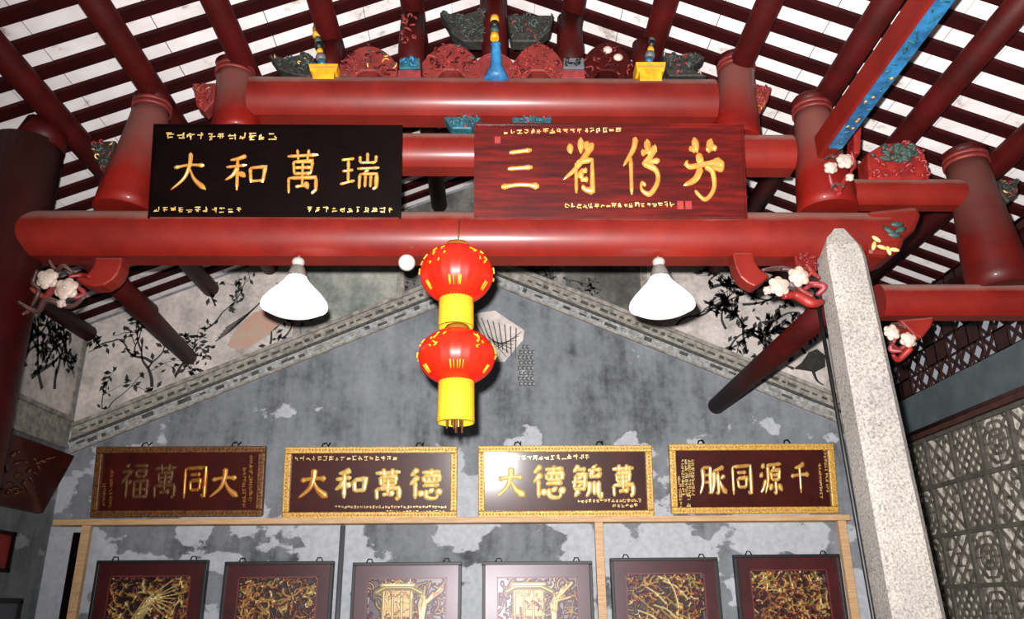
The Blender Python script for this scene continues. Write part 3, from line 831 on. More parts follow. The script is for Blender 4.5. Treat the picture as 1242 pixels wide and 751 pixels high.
# yellow troughs and striped figures
for (x0, x1, y0, y1, fx, f0, f1, nm) in ((374, 410, 77, 96, 386, 28, 77, 'left'), (771, 808, 75, 98, 791, 27, 74, 'right')):
    Yf = YT-.14
    t = thing('yellow_trough', f'yellow stepped trough shaped block at the {nm} of the upper beam', 'block', at((x0+x1)/2, y1, Y=Yf+.1), 'yellow blocks on the upper beam')
    m = MB(); h = y1-y0
    m.prism([T(x0, y0, Yf), T(x1, y0, Yf), T(x1-2, y0+h*.45, Yf), T(x1-5, y0+h*.5, Yf), T(x1-5, y1, Yf), T(x0+5, y1, Yf), T(x0+5, y0+h*.5, Yf), T(x0+2, y0+h*.45, Yf)], Yf, Yf+.14); m.build('trough_body', M['yellow'], t, bevel=.004)
    m = MB(); a, b_ = T(x0+3, y0+h*.25, Yf), T(x1-3, y0+h*.25, Yf); m.box(((a[0]+b_[0])/2, Yf-.003, a[1]), (b_[0]-a[0], .006, .012)); m.build('gold_line', M['goldorange'], t)
    t = thing('striped_figure', f'slender yellow, black and teal striped carving above the {nm} yellow block', 'carving', at(fx, f1, Y=Yf+.02), 'striped carvings on the upper beam')
    N = 7; cols = ['gold', 'yellow', 'green', 'black', 'yellow', 'conduit', 'teal']
    for k in range(N):
        ya, yb = f0+(f1-f0)*k/N, f0+(f1-f0)*(k+1)/N
        sh = (k-3)*(1.2 if nm == 'left' else -1.0); w = 4.2+(k % 2)*1.2+(1 if k > 4 else 0)
        xa, za_ = T(fx+sh, ya, Yf+.02); xb, zb_ = T(fx+sh, yb, Yf+.02); ww = w*.0057
        m = MB(); m.lathe([(0, zb_), (ww*.8, zb_), (ww, (za_+zb_)/2), (ww*.8, za_), (0, za_)], (xa, Yf+.05, 0), 12)
        m.build('coloured_band', M[cols[k]], t)
# centre: disc, blue tassel, striped neck
Yf = YT-.15
cx_, cz_ = T(600, 78, Yf)
t = thing('centre_ornament', 'blue painted tassel ornament on a red disc at the middle of the upper beam', 'ornament', (cx_, Yf, cz_-.14))
m = MB()
m.tube([(cx_, Yf+.06, cz_), (cx_, Yf+.08, cz_)], .13, 28, up=(0, 0, 1)); m.build('red_disc', M['red_soft'], t)
m = MB(); 
for rr in (.13, .11): 
    P = [(cx_+rr*math.cos(a*PI/16), Yf+.055, cz_+rr*math.sin(a*PI/16)) for a in range(33)]; m.tube(P, .005, 6, up=(0, 1, 0))
m.build('disc_ring', M['pink'], t)
m = MB(); _, zt = T(602, 52, Yf); _, zb = T(602, 98, Yf)
m.lathe([(0, zb), (.085, zb), (.07, zb+.05), (.045, zb+.1), (.03, zt-.03), (.04, zt-.02), (.02, zt), (0, zt)], (cx_+.01, Yf, 0), 28, rib=.12, nr=14); m.build('blue_tassel', M['blue'], t, 'bright blue flaring tassel')
for k, c_ in enumerate(('yellow', 'black', 'green', 'yellow')):
    _, za_ = T(600, 18+k*7, Yf); _, zb_ = T(600, 24.5+k*7, Yf)
    m = MB(); m.tube([(cx_, Yf+.02, zb_), (cx_, Yf+.02, za_)], .03, 14); m.build('coloured_band', M[c_], t)

# flower brackets
def flower_bracket(flowers, arm, tend, label, Yf, armmat='red', seed=0, cat='bracket'):
    allp = arm+[f[:2] for f in flowers]
    x = sum(T(p[0], p[1], Yf)[0] for p in allp)/len(allp); z = min(T(p[0], p[1], Yf)[1] for p in allp)
    t = thing('flower_bracket', label, cat, (x, Yf, z), 'carved brackets with white flowers')
    if arm:
        m = MB(); m.prism([T(a, b, Yf) for a, b in arm], Yf+.0, Yf+.12); m.build('bracket_arm', M[armmat], t, bevel=.012)
    for fx, fy, fr_ in flowers:
        X, Z = T(fx, fy, Yf-.06); R_ = fr_*.0052
        m = MB()
        for k in range(6):
            a = 2*PI*k/6+fx; m.ball((X+R_*.5*math.cos(a), Yf-.06+.01*(k % 2), Z+R_*.5*math.sin(a)), (R_*.62, .016, R_*.5), 10, 6, Matrix.Rotation(-a, 3, 'Y'))
        m.ball((X, Yf-.062, Z), (R_*.84, .02, R_*.84), 14, 8)
        f = m.build('flower', M['petal'], t, 'creamy white carved flower'); PW[f.name] = Matrix.Identity(4)
        m = MB(); m.ball((X, Yf-.08, Z), (R_*.2, .012, R_*.2), 8, 5); c = m.build('flower_centre', M['porcelain'], f)
        c.matrix_parent_inverse = Matrix.Identity(4)
        c.matrix_parent_inverse = f.matrix_world.inverted() if False else PW[t.name].copy() @ Matrix.Identity(4) @ PW[t.name].inverted()
    for pts, mt, rad in tend:
        m = MB(); P = catmull([Vector((T(a, b, Yf)[0], Yf-.03+(i % 2)*.03, T(a, b, Yf)[1])) for i, (a, b) in enumerate(pts)], 5)
        n = len(P); m.tube(P, [rad*.5+rad*.6*math.sin(PI*(i+.5)/n) for i in range(n)], 8, up=(0, 1, 0)); m.build('carved_stem', M[mt], t)
    return t
flower_bracket([(57, 338, 12), (80, 350, 13), (74, 368, 5)],
    [(115, 312), (148, 312), (147, 322), (143, 332), (136, 340), (126, 346), (112, 348), (100, 345), (90, 338), (99, 335), (107, 330), (113, 322)],
    [([(40, 352), (55, 360), (70, 352), (95, 358)], 'red_soft', .02), ([(30, 372), (45, 378), (60, 366), (85, 372), (106, 362)], 'brownwood', .018), ([(62, 318), (68, 328), (80, 325), (90, 332)], 'brownwood', .014),
     ([(86, 338), (100, 334), (112, 338)], 'red_bright', .014), ([(48, 330), (40, 344), (50, 356), (38, 372)], 'brownwood', .014), ([(25, 368), (35, 376), (30, 384)], 'brownwood', .012), ([(90, 345), (102, 356), (92, 364)], 'pink', .016)],
    'white flowered carved bracket under the beam beside the dark left column', YT-.1, 'red')
flower_bracket([(945, 347, 12), (969, 335, 12), (931, 352, 5)],
    [(888, 306), (914, 306), (916, 317), (922, 326), (934, 334), (926, 342), (916, 348), (906, 343), (898, 336), (892, 324)],
    [([(922, 330), (945, 326), (960, 330)], 'brownwood', .016), ([(948, 362), (965, 358), (982, 370), (998, 366)], 'red_bright', .03), ([(975, 352), (985, 345), (998, 350), (990, 358)], 'pink', .02),
     ([(958, 340), (972, 352), (984, 362)], 'red_soft', .018), ([(975, 322), (985, 330), (992, 340)], 'red_soft', .016), ([(942, 330), (950, 325), (957, 333)], 'brownwood', .012), ([(985, 330), (976, 342), (994, 345)], 'red_bright', .014)],
    'white flowered carved bracket left of the stone column under the longest beam', YT-.1, 'red')
flower_bracket([(1082, 403, 9), (1102, 412, 9)],
    [(1090, 388), (1134, 384), (1130, 396), (1118, 411), (1108, 406), (1100, 398)],
    [([(1078, 418), (1090, 424), (1100, 418)], 'red_soft', .016), ([(1080, 432), (1090, 436), (1102, 424), (1098, 432)], 'red_bright', .018), ([(1078, 395), (1090, 394), (1096, 400)], 'brownwood', .01), ([(1084, 412), (1080, 424), (1092, 428)], 'pink', .014)],
    'white flowered carved bracket right of the stone column under the lower beam', YT-.08, 'red')
flower_bracket([(1008, 203, 8), (1025, 195, 10), (1031, 215, 5)], [(1036, 148), (1046, 150), (1044, 186), (1036, 186)],
    [([(1003, 212), (1010, 226), (1018, 238)], 'pink', .014), ([(1030, 212), (1020, 226), (1014, 240)], 'red_bright', .02), ([(998, 196), (1008, 190), (1016, 196)], 'brownwood', .012), ([(1030, 186), (1036, 200), (1030, 210)], 'red_bright', .014), ([(1006, 232), (1014, 224), (1022, 230)], 'brownwood', .012)],
    'white flowered carving on the lower right post above the stone column', YT-.2, 'red_bright', cat='carving')

# ------------------------------------------------------------------ calligraphy strokes
ST = {
'大': 'h 12,60 50,67 88,66|p 52,97 50,66 38,34 6,5|n 50,62 64,32 95,6',
'和': 'p 48,94 30,86 12,82|h 5,64 50,70|v 29,84 30,4|p 30,64 20,44 3,30|d 34,52 48,38|v 58,62 61,24|z 58,62 92,66 87,24|h 60,28 88,30',
'萬': 'h 8,84 92,88|v 34,99 37,76|v 66,99 62,77|v 24,72 27,46|z 24,72 77,74 73,46|h 26,59 74,60|h 26,46 74,47|v 50,72 50,18|v 12,36 14,2|z 12,36 88,38 88,10 76,2|h 32,17 60,21|d 58,28 68,12',
'瑞': 'h 4,80 34,84|h 6,50 32,54|h 1,16 36,26|v 20,80 20,20|v 66,99 66,74|v 48,90 48,73|h 48,73 86,74|v 87,92 86,74|h 42,57 95,60|p 68,57 58,43|v 48,42 47,4|z 48,43 89,44 88,8 79,3|v 62,41 61,8|v 75,41 74,8',
'三': 'h 24,84 78,90|h 20,50 80,54|h 4,12 50,17 96,14',
'省': 'd 50,99 50,70|d 18,88 24,70|p 84,88 60,66 34,44 2,26|d 70,92 62,76|v 36,54 36,2|z 38,56 80,60 80,6 62,8 50,14|h 48,40 66,42|h 48,26 68,26|d 46,42 52,26',
'傳': 'p 36,99 28,78 2,50|v 22,64 22,2|d 64,96 66,74|h 48,72 74,78 88,82|p 86,84 70,66 52,56|h 54,56 94,60|c 50,56 84,44 88,24 68,4 48,10 48,22 58,18',
'芳': 'd 30,99 38,74|d 72,97 64,74|h 18,82 34,78|h 58,80 84,83|d 34,70 52,60|h 8,60 18,52 52,56 96,60|c 96,62 92,48 70,52|p 46,52 30,32 2,22|c 54,54 72,44 74,18 52,0 28,14',
'福': 'd 20,98 28,88|z 5,78 38,80 6,44|v 24,58 24,2|d 30,52 39,42|h 48,94 95,95|v 54,80 56,62|z 54,80 89,80 86,62|h 56,64 86,64|v 50,50 50,2|z 50,50 95,51 94,2|h 50,27 94,27|v 72,50 72,6|h 50,6 94,6',
'同': 'v 14,90 14,2|z 14,91 87,95 86,6 72,12|h 32,72 68,74|v 33,54 36,24|z 33,54 69,56 66,24|h 36,26 66,27',
'德': 'p 28,98 5,74|p 30,74 3,46|v 20,56 20,2|h 40,86 95,89|v 68,99 66,74|v 44,74 46,55|z 44,74 92,75 90,55|h 46,56 90,56|v 60,74 60,56|v 75,74 75,56|h 42,44 92,46|d 40,30 33,8|c 52,32 54,8 80,4 88,18|d 62,34 72,20|d 84,34 97,14',
'毓': 'p 26,98 5,76|h 16,86 48,87|v 15,70 8,26|z 15,70 46,71 41,24|h 1,47 52,50|h 8,26 46,28|d 27,66 31,56|d 25,42 29,33|p 24,24 8,2|d 72,99 78,89|h 54,83 99,86|p 74,83 58,64|h 58,64 91,66|d 84,76 95,60|p 60,50 58,22 46,2|v 74,51 74,8|c 89,52 88,12 97,3 99,18',
'脈': 'p 15,93 15,44 2,3|z 15,93 43,94 42,8 33,12|h 16,68 42,68|h 16,44 42,44|p 92,96 72,87 54,83|p 57,82 55,40 46,4|c 71,80 70,10 60,12|p 94,68 80,54|n 72,62 82,32 99,5',
'源': 'd 12,94 24,82|d 3,66 15,55|p 28,46 14,18 2,6|h 34,91 95,95|p 38,91 36,42 22,2|p 68,88 58,77|v 50,74 52,45|z 50,74 87,76 84,45|h 52,60 84,61|h 52,46 84,47|c 68,45 68,5 58,10|d 54,34 41,12|d 80,34 95,10',
'千': 'p 74,94 50,84 24,80|h 5,54 50,59 95,60|v 50,86 50,2',
}
def stroke(mm, P, w, style, o, ux, uz, un, h):
    Q = catmull([Vector((a, b, 0)) for a, b in P], 6 if style != 'z' else 1) if style != 'z' else None
    if style == 'z':
        Q = []
        for i in range(len(P)-1):
            A, B = Vector((*P[i], 0)), Vector((*P[i+1], 0))
            for k in range(5): Q.append(A.lerp(B, k/5))
        Q.append(Vector((*P[-1], 0)))
    n = len(Q); vs = []
    for i, q in enumerate(Q):
        t = i/(n-1); d = Q[min(i+1, n-1)]-Q[max(i-1, 0)]
        if d.length < 1e-6: d = Vector((1, 0, 0))
        d.normalize(); s = Vector((-d.y, d.x, 0))
        if style == 'h': k = .72+.5*math.exp(-((t-.03)/.1)**2)+.6*math.exp(-((t-.93)/.1)**2)
        elif style == 'v': k = .8+.45*math.exp(-((t-.05)/.12)**2)+.1*math.exp(-((t-.95)/.1)**2)
        elif style == 'p': k = 1.25*(1-t)**.5*.85+.22
        elif style == 'n': k = .35+1.35*t**1.2*(1 if t < .85 else max(.15, (1-t)/.15))
        elif style == 'd': k = .4+1.1*math.sin(PI*min(1, t*.9+.1))
        elif style == 'c': k = .9-.2*t+.15*math.sin(6*t)
        else: k = .85+.35*math.exp(-((t-.5)/.15)**2)
        if i == 0 or i == n-1: k *= .45
        hw_ = w*k/2
        for a, b in ((-1, 0), (-.55, .8), (0, 1), (.55, .8), (1, 0)):
            v = q+s*(a*hw_)
            vs.append(o+ux*v.x+uz*v.y+un*(h*b*min(1, k)))
    fs = []
    for i in range(n-1):
        for j in range(4): fs.append((i*5+j, i*5+j+1, (i+1)*5+j+1, (i+1)*5+j))
    fs += [(4, 3, 2, 1, 0), tuple((n-1)*5+j for j in range(5))]
    mm.add(vs, fs, False)
def character(ch, o, ux, uz, un, size_x, size_z, w, h):
    mm = MB()
    for s in ST[ch].split('|'):
        style, *pts = s.split(' ')
        P = [tuple(float(v) for v in p.split(',')) for p in pts]
        stroke(mm, P, w*100, style, o, ux*(size_x/100), uz*(size_z/100), un, h)
    return mm
def tiny(mm, o, ux, uz, un, s, r):     # illegibly small engraved character
    for k in range(r.randint(4, 6)):
        t = r.choice('hvdh')
        if t == 'h': y = r.uniform(8, 92); P = [(r.uniform(0, 30), y), (r.uniform(65, 100), y+r.uniform(-3, 8))]
        elif t == 'v': x = r.uniform(12, 88); P = [(x, r.uniform(65, 100)), (x+r.uniform(-8, 8), r.uniform(0, 35))]
        else: x, y = r.uniform(20, 80), r.uniform(20, 80); P = [(x, y), (x+r.uniform(-30, 30), y-25)]
        A, B = Vector(P[0]), Vector(P[1]); d = (B-A).normalized(); n = Vector((-d.y, d.x))*7.5
        vs = [o+ux*(q.x*s/100)+uz*(q.y*s/100)+un*.003 for q in (A+n, B+n*.6, B-n*.6, A-n)]
        mm.add(vs, [(0, 3, 2, 1)])

def plaque(name, tl, tr, bl, br, Yb, Yt, thick, label, board, frame=None, chars='', char_px=None, cmat='gold', cw=.11, small=(), smat=None, fw=.06, group=None, seals=(), name_part='gilt_character'):
    """corners in picture pixels; the board leans from Y=Yb at its foot to Y=Yt at its top"""
    A, B, Cc, Dd = at(*bl, Y=Yb), at(*br, Y=Yb), at(*tr, Y=Yt), at(*tl, Y=Yt)
    cx = (A.x+B.x+Cc.x+Dd.x)/4; zb = (A.z+B.z)/2; zt = (Cc.z+Dd.z)/2
    wd_ = ((B.x-A.x)+(Cc.x-Dd.x))/2; O = Vector((cx, Yb, zb)); top = Vector((cx, Yt, zt))
    uz = (top-O); H = uz.length; uz.normalize(); ux = Vector((1, 0, 0)); un = ux.cross(uz)   # faces the viewer
    if un.y > 0: un = -un
    t = thing(name, label, 'plaque', O, group)
    Mx = Matrix((ux, -un, uz)).transposed()
    def bx(mm, u0, u1, v0, v1, d0, d1):
        c = O+ux*((u0+u1)/2)+uz*((v0+v1)/2)+un*((d0+d1)/2)
        mm.box(c, (u1-u0, d1-d0, v1-v0), Mx)
    m = MB(); bx(m, -wd_/2+.004, wd_/2-.004, .004, H-.004, -thick, 0); m.build('board', M[board], t, bevel=.004)
    if frame:
        m = MB()
        for (u0, u1, v0, v1) in ((-wd_/2, wd_/2, 0, fw), (-wd_/2, wd_/2, H-fw, H), (-wd_/2, -wd_/2+fw, fw, H-fw), (wd_/2-fw, wd_/2, fw, H-fw)):
            f_ = MB(); bx(f_, u0, u1, v0, v1, -thick*.5, .03); f_.build('frame_rail', M[frame], t, bevel=.008)
            L = max(u1-u0, v1-v0); k = int(L/.03); hor = (u1-u0) > (v1-v0)
            for q in range(k):
                s_ = (q+.5)/k
                u = u0+(u1-u0)*s_ if hor else (u0+u1)/2; v = (v0+v1)/2 if hor else v0+(v1-v0)*s_
                m.ball(O+ux*u+uz*v+un*.031, (.011, .006, .011), 6, 4)
        o = m.build('beading', M[frame], t); o['kind'] = 'stuff'
    else:
        m = MB()
        for (u0, u1, v0, v1) in ((-wd_/2, wd_/2, 0, .012), (-wd_/2, wd_/2, H-.012, H), (-wd_/2, -wd_/2+.012, .012, H-.012), (wd_/2-.012, wd_/2, .012, H-.012)): bx(m, u0, u1, v0, v1, -.01, .008)
        m.build('edge_moulding', M[board], t)
    def loc(px, py):        # board-plane coordinates under a picture position
        d = ray(px, py); o = Vector((0, 0, CAMZ)); n = un
        k = (O-o).dot(n)/d.dot(n); q = o+d*k-O
        return q.dot(ux), q.dot(uz)
    for ch, (x0, y0, x1, y1) in zip(chars, char_px):
        u0, v1 = loc(x0, y0); u1, v0 = loc(x1, y1)
        o = O+ux*u0+uz*v0+un*.001
        mm = character(ch, o, ux, uz, un, u1-u0, v1-v0, cw, .012)
        mm.build(name_part, M[cmat[chars.index(ch)] if isinstance(cmat, (list, tuple)) else cmat], t)
    for (x0, y0, x1, y1, sz, n, seed) in small:
        r = random.Random(seed); mm = MB(); u0, v0 = loc(x0, y0); u1, v1 = loc(x1, y1)
        for k in range(n):
            q = k/max(1, n-1); u = u0+(u1-u0)*q; v = v0+(v1-v0)*q
            tiny(mm, O+ux*(u-sz/2)+uz*(v-sz/2)+un*.002, ux, uz, un, sz, r)
        mm.build('inscription', M[smat or 'goldpale'], t)['kind'] = 'stuff'
    for (x0, y0, x1, y1) in seals:
        u0, v1 = loc(x0, y0); u1, v0 = loc(x1, y1); mm = MB(); bx(mm, u0, u1, v0, v1, 0, .004); mm.build('red_seal', M['red_bright'], t)
    return t, O, ux, uz, un, wd_, H

plaque('hanging_plaque', (187, 151), (488, 152), (179, 270), (487, 269), 4.55, 4.42, .04,
    'large black hanging plaque with four gold brush characters, left of centre', 'plaque_dark', None, '大和萬瑞',
    [(207, 184, 252, 233), (273, 186, 325, 233), (346, 181, 388, 236), (413, 185, 462, 231)], 'goldorange', .095,
    small=[(207, 165, 331, 166, .052, 11, 1), (190, 254, 290, 255, .038, 11, 2), (376, 254, 474, 255, .038, 11, 3)], group='large plaques hanging on the roof frame')
plaque('hanging_plaque', (575, 148), (901, 152), (575, 265), (907, 268), 4.55, 4.42, .04,
    'large glossy red hanging plaque with four gold brush characters, right of centre', 'plaque_red', None, '三省傳芳',
    [(606, 176, 656, 234), (682, 166, 728, 236), (754, 166, 804, 238), (826, 166, 880, 242)], 'goldorange', .12,
    small=[(614, 160, 750, 158, .036, 18, 4), (688, 250, 815, 248, .034, 19, 5)], seals=[(821, 244, 829, 254), (831, 244, 839, 254), (600, 166, 607, 174)], group='large plaques hanging on the roof frame')
GS = 'gilt framed plaques standing on the pine rail'
YB, YU = YW-.07, YW-.17
res = []
res.append(plaque('shelf_plaque', (117, 541), (321, 542), (112, 627), (320, 627), YB, YU, .05, 'leftmost framed plaque on the rail, with dimmed gold characters 福萬同大', 'plaque_brown', 'frame_dim', '福萬同大',
    [(147, 563, 179, 605), (186, 562, 214, 605), (221, 565, 252, 605), (254, 567, 290, 605)], ['golddim', 'golddim', 'gold', 'goldorange'], .14,  # golds darken leftward: the dim light there is put into the colours
    small=[(305, 555, 304, 606, .04, 12, 6), (297, 570, 296, 613, .04, 10, 7), (136, 570, 134, 614, .035, 12, 8), (127, 588, 126, 612, .035, 7, 9)], smat='gold', group=GS))
res.append(plaque('shelf_plaque', (346, 542), (554, 542), (343, 629), (555, 629), YB, YU, .05, 'framed plaque left of the lantern fringe, reading 大和萬德', 'plaque_brown', 'frame_gold', '大和萬德',
    [(361, 568, 399, 606), (406, 568, 446, 606), (453, 568, 488, 607), (496, 568, 536, 606)], ['goldorange', 'goldpale', 'goldpale', 'goldpale'], .17,
    small=[(360, 556, 479, 556, .045, 18, 10), (408, 615, 540, 615, .026, 36, 11), (470, 621, 538, 621, .026, 18, 12)], group=GS))
res.append(plaque('shelf_plaque', (580, 540), (791, 541), (580, 629), (792, 626), YB, YU, .05, 'framed plaque right of the lantern fringe, reading 大德毓萬, glaring at its left', 'plaque_brown', 'frame_gold', '大德毓萬',
    [(600, 566, 639, 605), (645, 564, 686, 605), (693, 564, 731, 604), (740, 563, 772, 603)], 'goldpale', .17,
    small=[(621, 556, 712, 554, .05, 14, 13), (702, 608, 776, 607, .036, 17, 14), (745, 614, 771, 613, .036, 6, 15)], group=GS))
res.append(plaque('shelf_plaque', (812, 539), (1011, 538), (813, 625), (1015, 621), YB, YU, .05, 'rightmost framed plaque on the rail beside the stone column, reading 脈同源千', 'plaque_brown', 'frame_gold', '脈同源千',
    [(847, 565, 882, 601), (884, 563, 916, 601), (920, 561, 951, 600), (957, 560, 984, 599)], 'goldpaint', .14,
    small=[(828, 559, 829, 599, .034, 11, 16), (832, 559, 833, 599, .034, 11, 17), (836, 559, 837, 599, .034, 11, 18), (840, 559, 841, 599, .034, 11, 19), (824, 580, 826, 615, .034, 9, 20), (835, 603, 836, 614, .05, 2, 21),
           (1000, 546, 1004, 596, .03, 13, 22), (994, 564, 996, 603, .03, 11, 23)], group=GS))
# wire loops over the frames (part of each plaque)
for (t, O, ux, uz, un, w_, H), hx in zip(res, ((-.45, .62), (-.55, .55), (-.55, .4), (-.6, .45))):
    for h_ in hx:
        p = O+ux*(w_/2*h_)+uz*H-un*.02
        m = MB(); m.tube([p+Vector((-.03, 0, -.005)), p+Vector((-.02, 0, .03)), p+Vector((.01, .01, .04)), p+Vector((.03, 0, .01)), p+Vector((.035, .06, .05))], .007, 6, up=(0, 1, 0)); m.build('wire_loop', M['blackiron'], t)

# plaque on the left side wall, leaning out
t = thing('side_plaque', 'dark brown plaque with gold relief leaning out from the left wall', 'plaque', (XL+.05, 6.9, 2.6))
A = at(90, 553, X=XL+.34); B = at(52, 622, X=XL+.05)
Y1_, Y0_ = A.y, A.y-2.0
vs = [(B.x, B.y, B.z), (A.x, A.y, A.z), (A.x, Y0_, A.z), (B.x, Y0_, B.z)]
th = .035; vs2 = [(x-th, y, z-th*.3) for x, y, z in vs]
m = MB(); m.add(vs+vs2, [(0, 1, 2, 3), (7, 6, 5, 4), (0, 4, 5, 1), (1, 5, 6, 2), (2, 6, 7, 3), (3, 7, 4, 0)]); m.build('board', M['plaque_brown'], t)
m = MB(); r = random.Random(4)
Av, Bv = Vector((A.x, 0, A.z)), Vector((B.x, 0, B.z)); nn = Vector((.92, 0, -.38))
for k in range(70):
    u = r.uniform(.12, .85); y = min(A.y, B.y)-.25-r.random()*1.3
    p = Bv.lerp(Av, u)+Vector((0, y, 0))+nn*.006
    dv = (Av-Bv).normalized()*r.uniform(-.05, .05)+Vector((0, r.uniform(-.1, .1), 0))
    m.tube([p, p+dv*.5+nn*.01, p+dv], .007, 5)
m.build('gold_relief', M['golddim'], t)['kind'] = 'stuff'
# red plaque and dark frame further along the left wall
t = thing('red_wall_plaque', 'bright red hanging board on the left wall at the picture edge', 'plaque', (XL+.02, 6.6, 1.9))
p1 = at(14, 648, X=XL+.03); p2 = at(1, 692, X=XL+.03)
m = MB(); m.box((XL+.03, p1.y-.35, (p1.z+p2.z)/2), (.03, .7, p1.z-p2.z)); m.build('board', M['red_bright'], t, bevel=.005)
m = MB()
for dz in (-1, 1): m.box((XL+.045, p1.y-.35, (p1.z+p2.z)/2+dz*(p1.z-p2.z)/2), (.04, .74, .03))
m.box((XL+.045, p1.y, (p1.z+p2.z)/2), (.04, .03, p1.z-p2.z)); m.build('edge', M['plaque_dark'], t)
t = thing('dark_picture_frame', 'small dark framed picture low on the left wall', 'picture', (XL+.02, 6.8, 1.3))
p1 = at(24, 729, X=XL+.03)
m = MB(); m.box((XL+.02, p1.y-.3, p1.z-.25), (.02, .6, .5)); m.build('picture', M['conduit'], t)
m = MB()
for dz in (0, -.5): m.box((XL+.03, p1.y-.3, p1.z+dz), (.04, .64, .04))
for dy in (0, -.6): m.box((XL+.03, p1.y+dy, p1.z-.25), (.04, .04, .5))
m.build('frame', M['black'], t)

# ------------------------------------------------------------------ pine rail and its supports
A, B = at(64, 633, Y=YW-.18), at(1031, 626, Y=YW-.18)
zr = (A.z+B.z)/2
zr = min(q[1].z for q in res)-.028
m = MB(); m.box(((A.x+B.x)/2, YW-.09, zr), (B.x-A.x, .18, .05))
tag(m.build('pine_rail', M['pine'], bevel=.003), 'long pale pine rail under the four framed plaques', 'rail')
for px, lab in ((106, 'pale pine post holding the rail at its left end'), (726, 'pale pine post holding the rail right of centre'), (1021, 'pale pine post holding the rail beside the stone column')):
    x = at(px, 640, Y=YW-.12).x
    m = MB(); m.box((x, YW-.12, (zr-.025)/2), (.075, .06, zr-.025)); tag(m.build('pine_post', M['pine'], bevel=.003), lab, 'post', 'pine posts under the rail')
x = at(97, 660, Y=YW-.05).x-.03  # narrow black strip beside the left pine post
m = MB(); m.box((x, YW-.03, 1.13), (.09, .05, 2.26)); tag(m.build('dark_strip', M['plaque_dark'], bevel=.003), 'narrow black upright strip behind the left pine post', 'board')
x = at(413, 690, Y=YW-.02).x
m = MB(); m.tube([(x, YW-.025, 0), (x, YW-.025, zr-.03)], .024, 10); tag(m.build('conduit', M['conduit']), 'grey conduit running down the wall between the second and third carved panels', 'pipe')

# ------------------------------------------------------------------ carved gilt panels
def relief_mesh(w, h, seed, kind, nx=150, nz=140):
    r = np.random.RandomState(seed)
    X, Z = np.meshgrid(np.linspace(0, w, nx), np.linspace(0, h, nz)); H = np.zeros_like(X); Tn = np.zeros_like(X)+.1
    def blob(cx, cz, pts, rad, ht, tone):
        nonlocal H, Tn
        P = np.array(pts)
        for i in range(len(P)-1):
            a, b = P[i], P[i+1]; d = b-a; L2 = (d**2).sum()+1e-9
            t = np.clip(((X-a[0])*d[0]+(Z-a[1])*d[1])/L2, 0, 1)
            D = np.hypot(X-a[0]-t*d[0], Z-a[1]-t*d[1])/rad
            v = ht*np.sqrt(np.clip(1-D**2, 0, 1))
            m_ = v > H; H = np.where(m_, v, H); Tn = np.where(m_, tone, Tn)
    n = {'flower': 420, 'mass': 520, 'pavilion': 260, 'slope': 420}[kind]
    for k in range(n):
        x, z = r.uniform(0, w), r.uniform(0, h); a = r.uniform(0, 6.28); c = r.uniform(-.7, .7); L = r.uniform(.02, .11)
        P = [(x, z)]
        for q in range(4): a += c; P.append((P[-1][0]+math.cos(a)*L/4, P[-1][1]+math.sin(a)*L/4))
        blob(0, 0, P, r.uniform(.004, .012), r.uniform(.25, 1), r.choice([.0, .0, .1, .25, .35, .55, .6, .8, 1.0]))
    if kind == 'flower':
        for k in range(9):
            x = w*r.uniform(.3, .5); blob(0, 0, [(x, h*.5), (x+.1, h*.75), (x+.3, h*.97-.04*k)], .005, 1, 1)
    if kind == 'slope':
        for k in range(12): q = r.uniform(0, .5); blob(0, 0, [(w*q, h*(.9-.06*k+r.uniform(-.05, .05))), (w*(q+.15), h*(.86-.07*k)), (w*(q+.3), h*(.7-.06*k))], .011, .9, r.choice([.55, .8, 1]))
        for k in range(5): blob(0, 0, [(w*.42, h*.98), (w*.55, h*(.93)), (w*.62, h*.8), (w*.66, h*.6)], .009, 1, 1)
    if kind == 'pavilion':
        x0, x1 = w*.15, w*.62
        for zz in np.linspace(h*.55, h*.86, 14): blob(0, 0, [(x0+.03, zz), (x1-.03, zz)], .016, .62, .6)
        for q in (.0, .33, .66, 1.): xx = x0+.04+(x1-x0-.08)*q; blob(0, 0, [(xx, h*.5), (xx, h*.84)], .013, .85, 1)
        blob(0, 0, [(x0-.03, h*.84), (x0+.05, h*.9), (x1-.05, h*.9), (x1+.05, h*.83)], .03, 1, .8)
        blob(0, 0, [(x0+.02, h*.93), (x1-.02, h*.93)], .02, .95, 1)
        for zz in (.45, .38, .3): blob(0, 0, [(0, h*zz), (w*.4, h*(zz+.05)), (w, h*(zz-.02))], .02, .8, .8)
        for k in range(12): blob(0, 0, [(w*.7, h*.3), (w*(.7+r.uniform(-.06, .06)), h*.7), (w*r.uniform(.7, .98), h*r.uniform(.75, .97))], .012, .9, .6)
    return X, Z, H, Tn
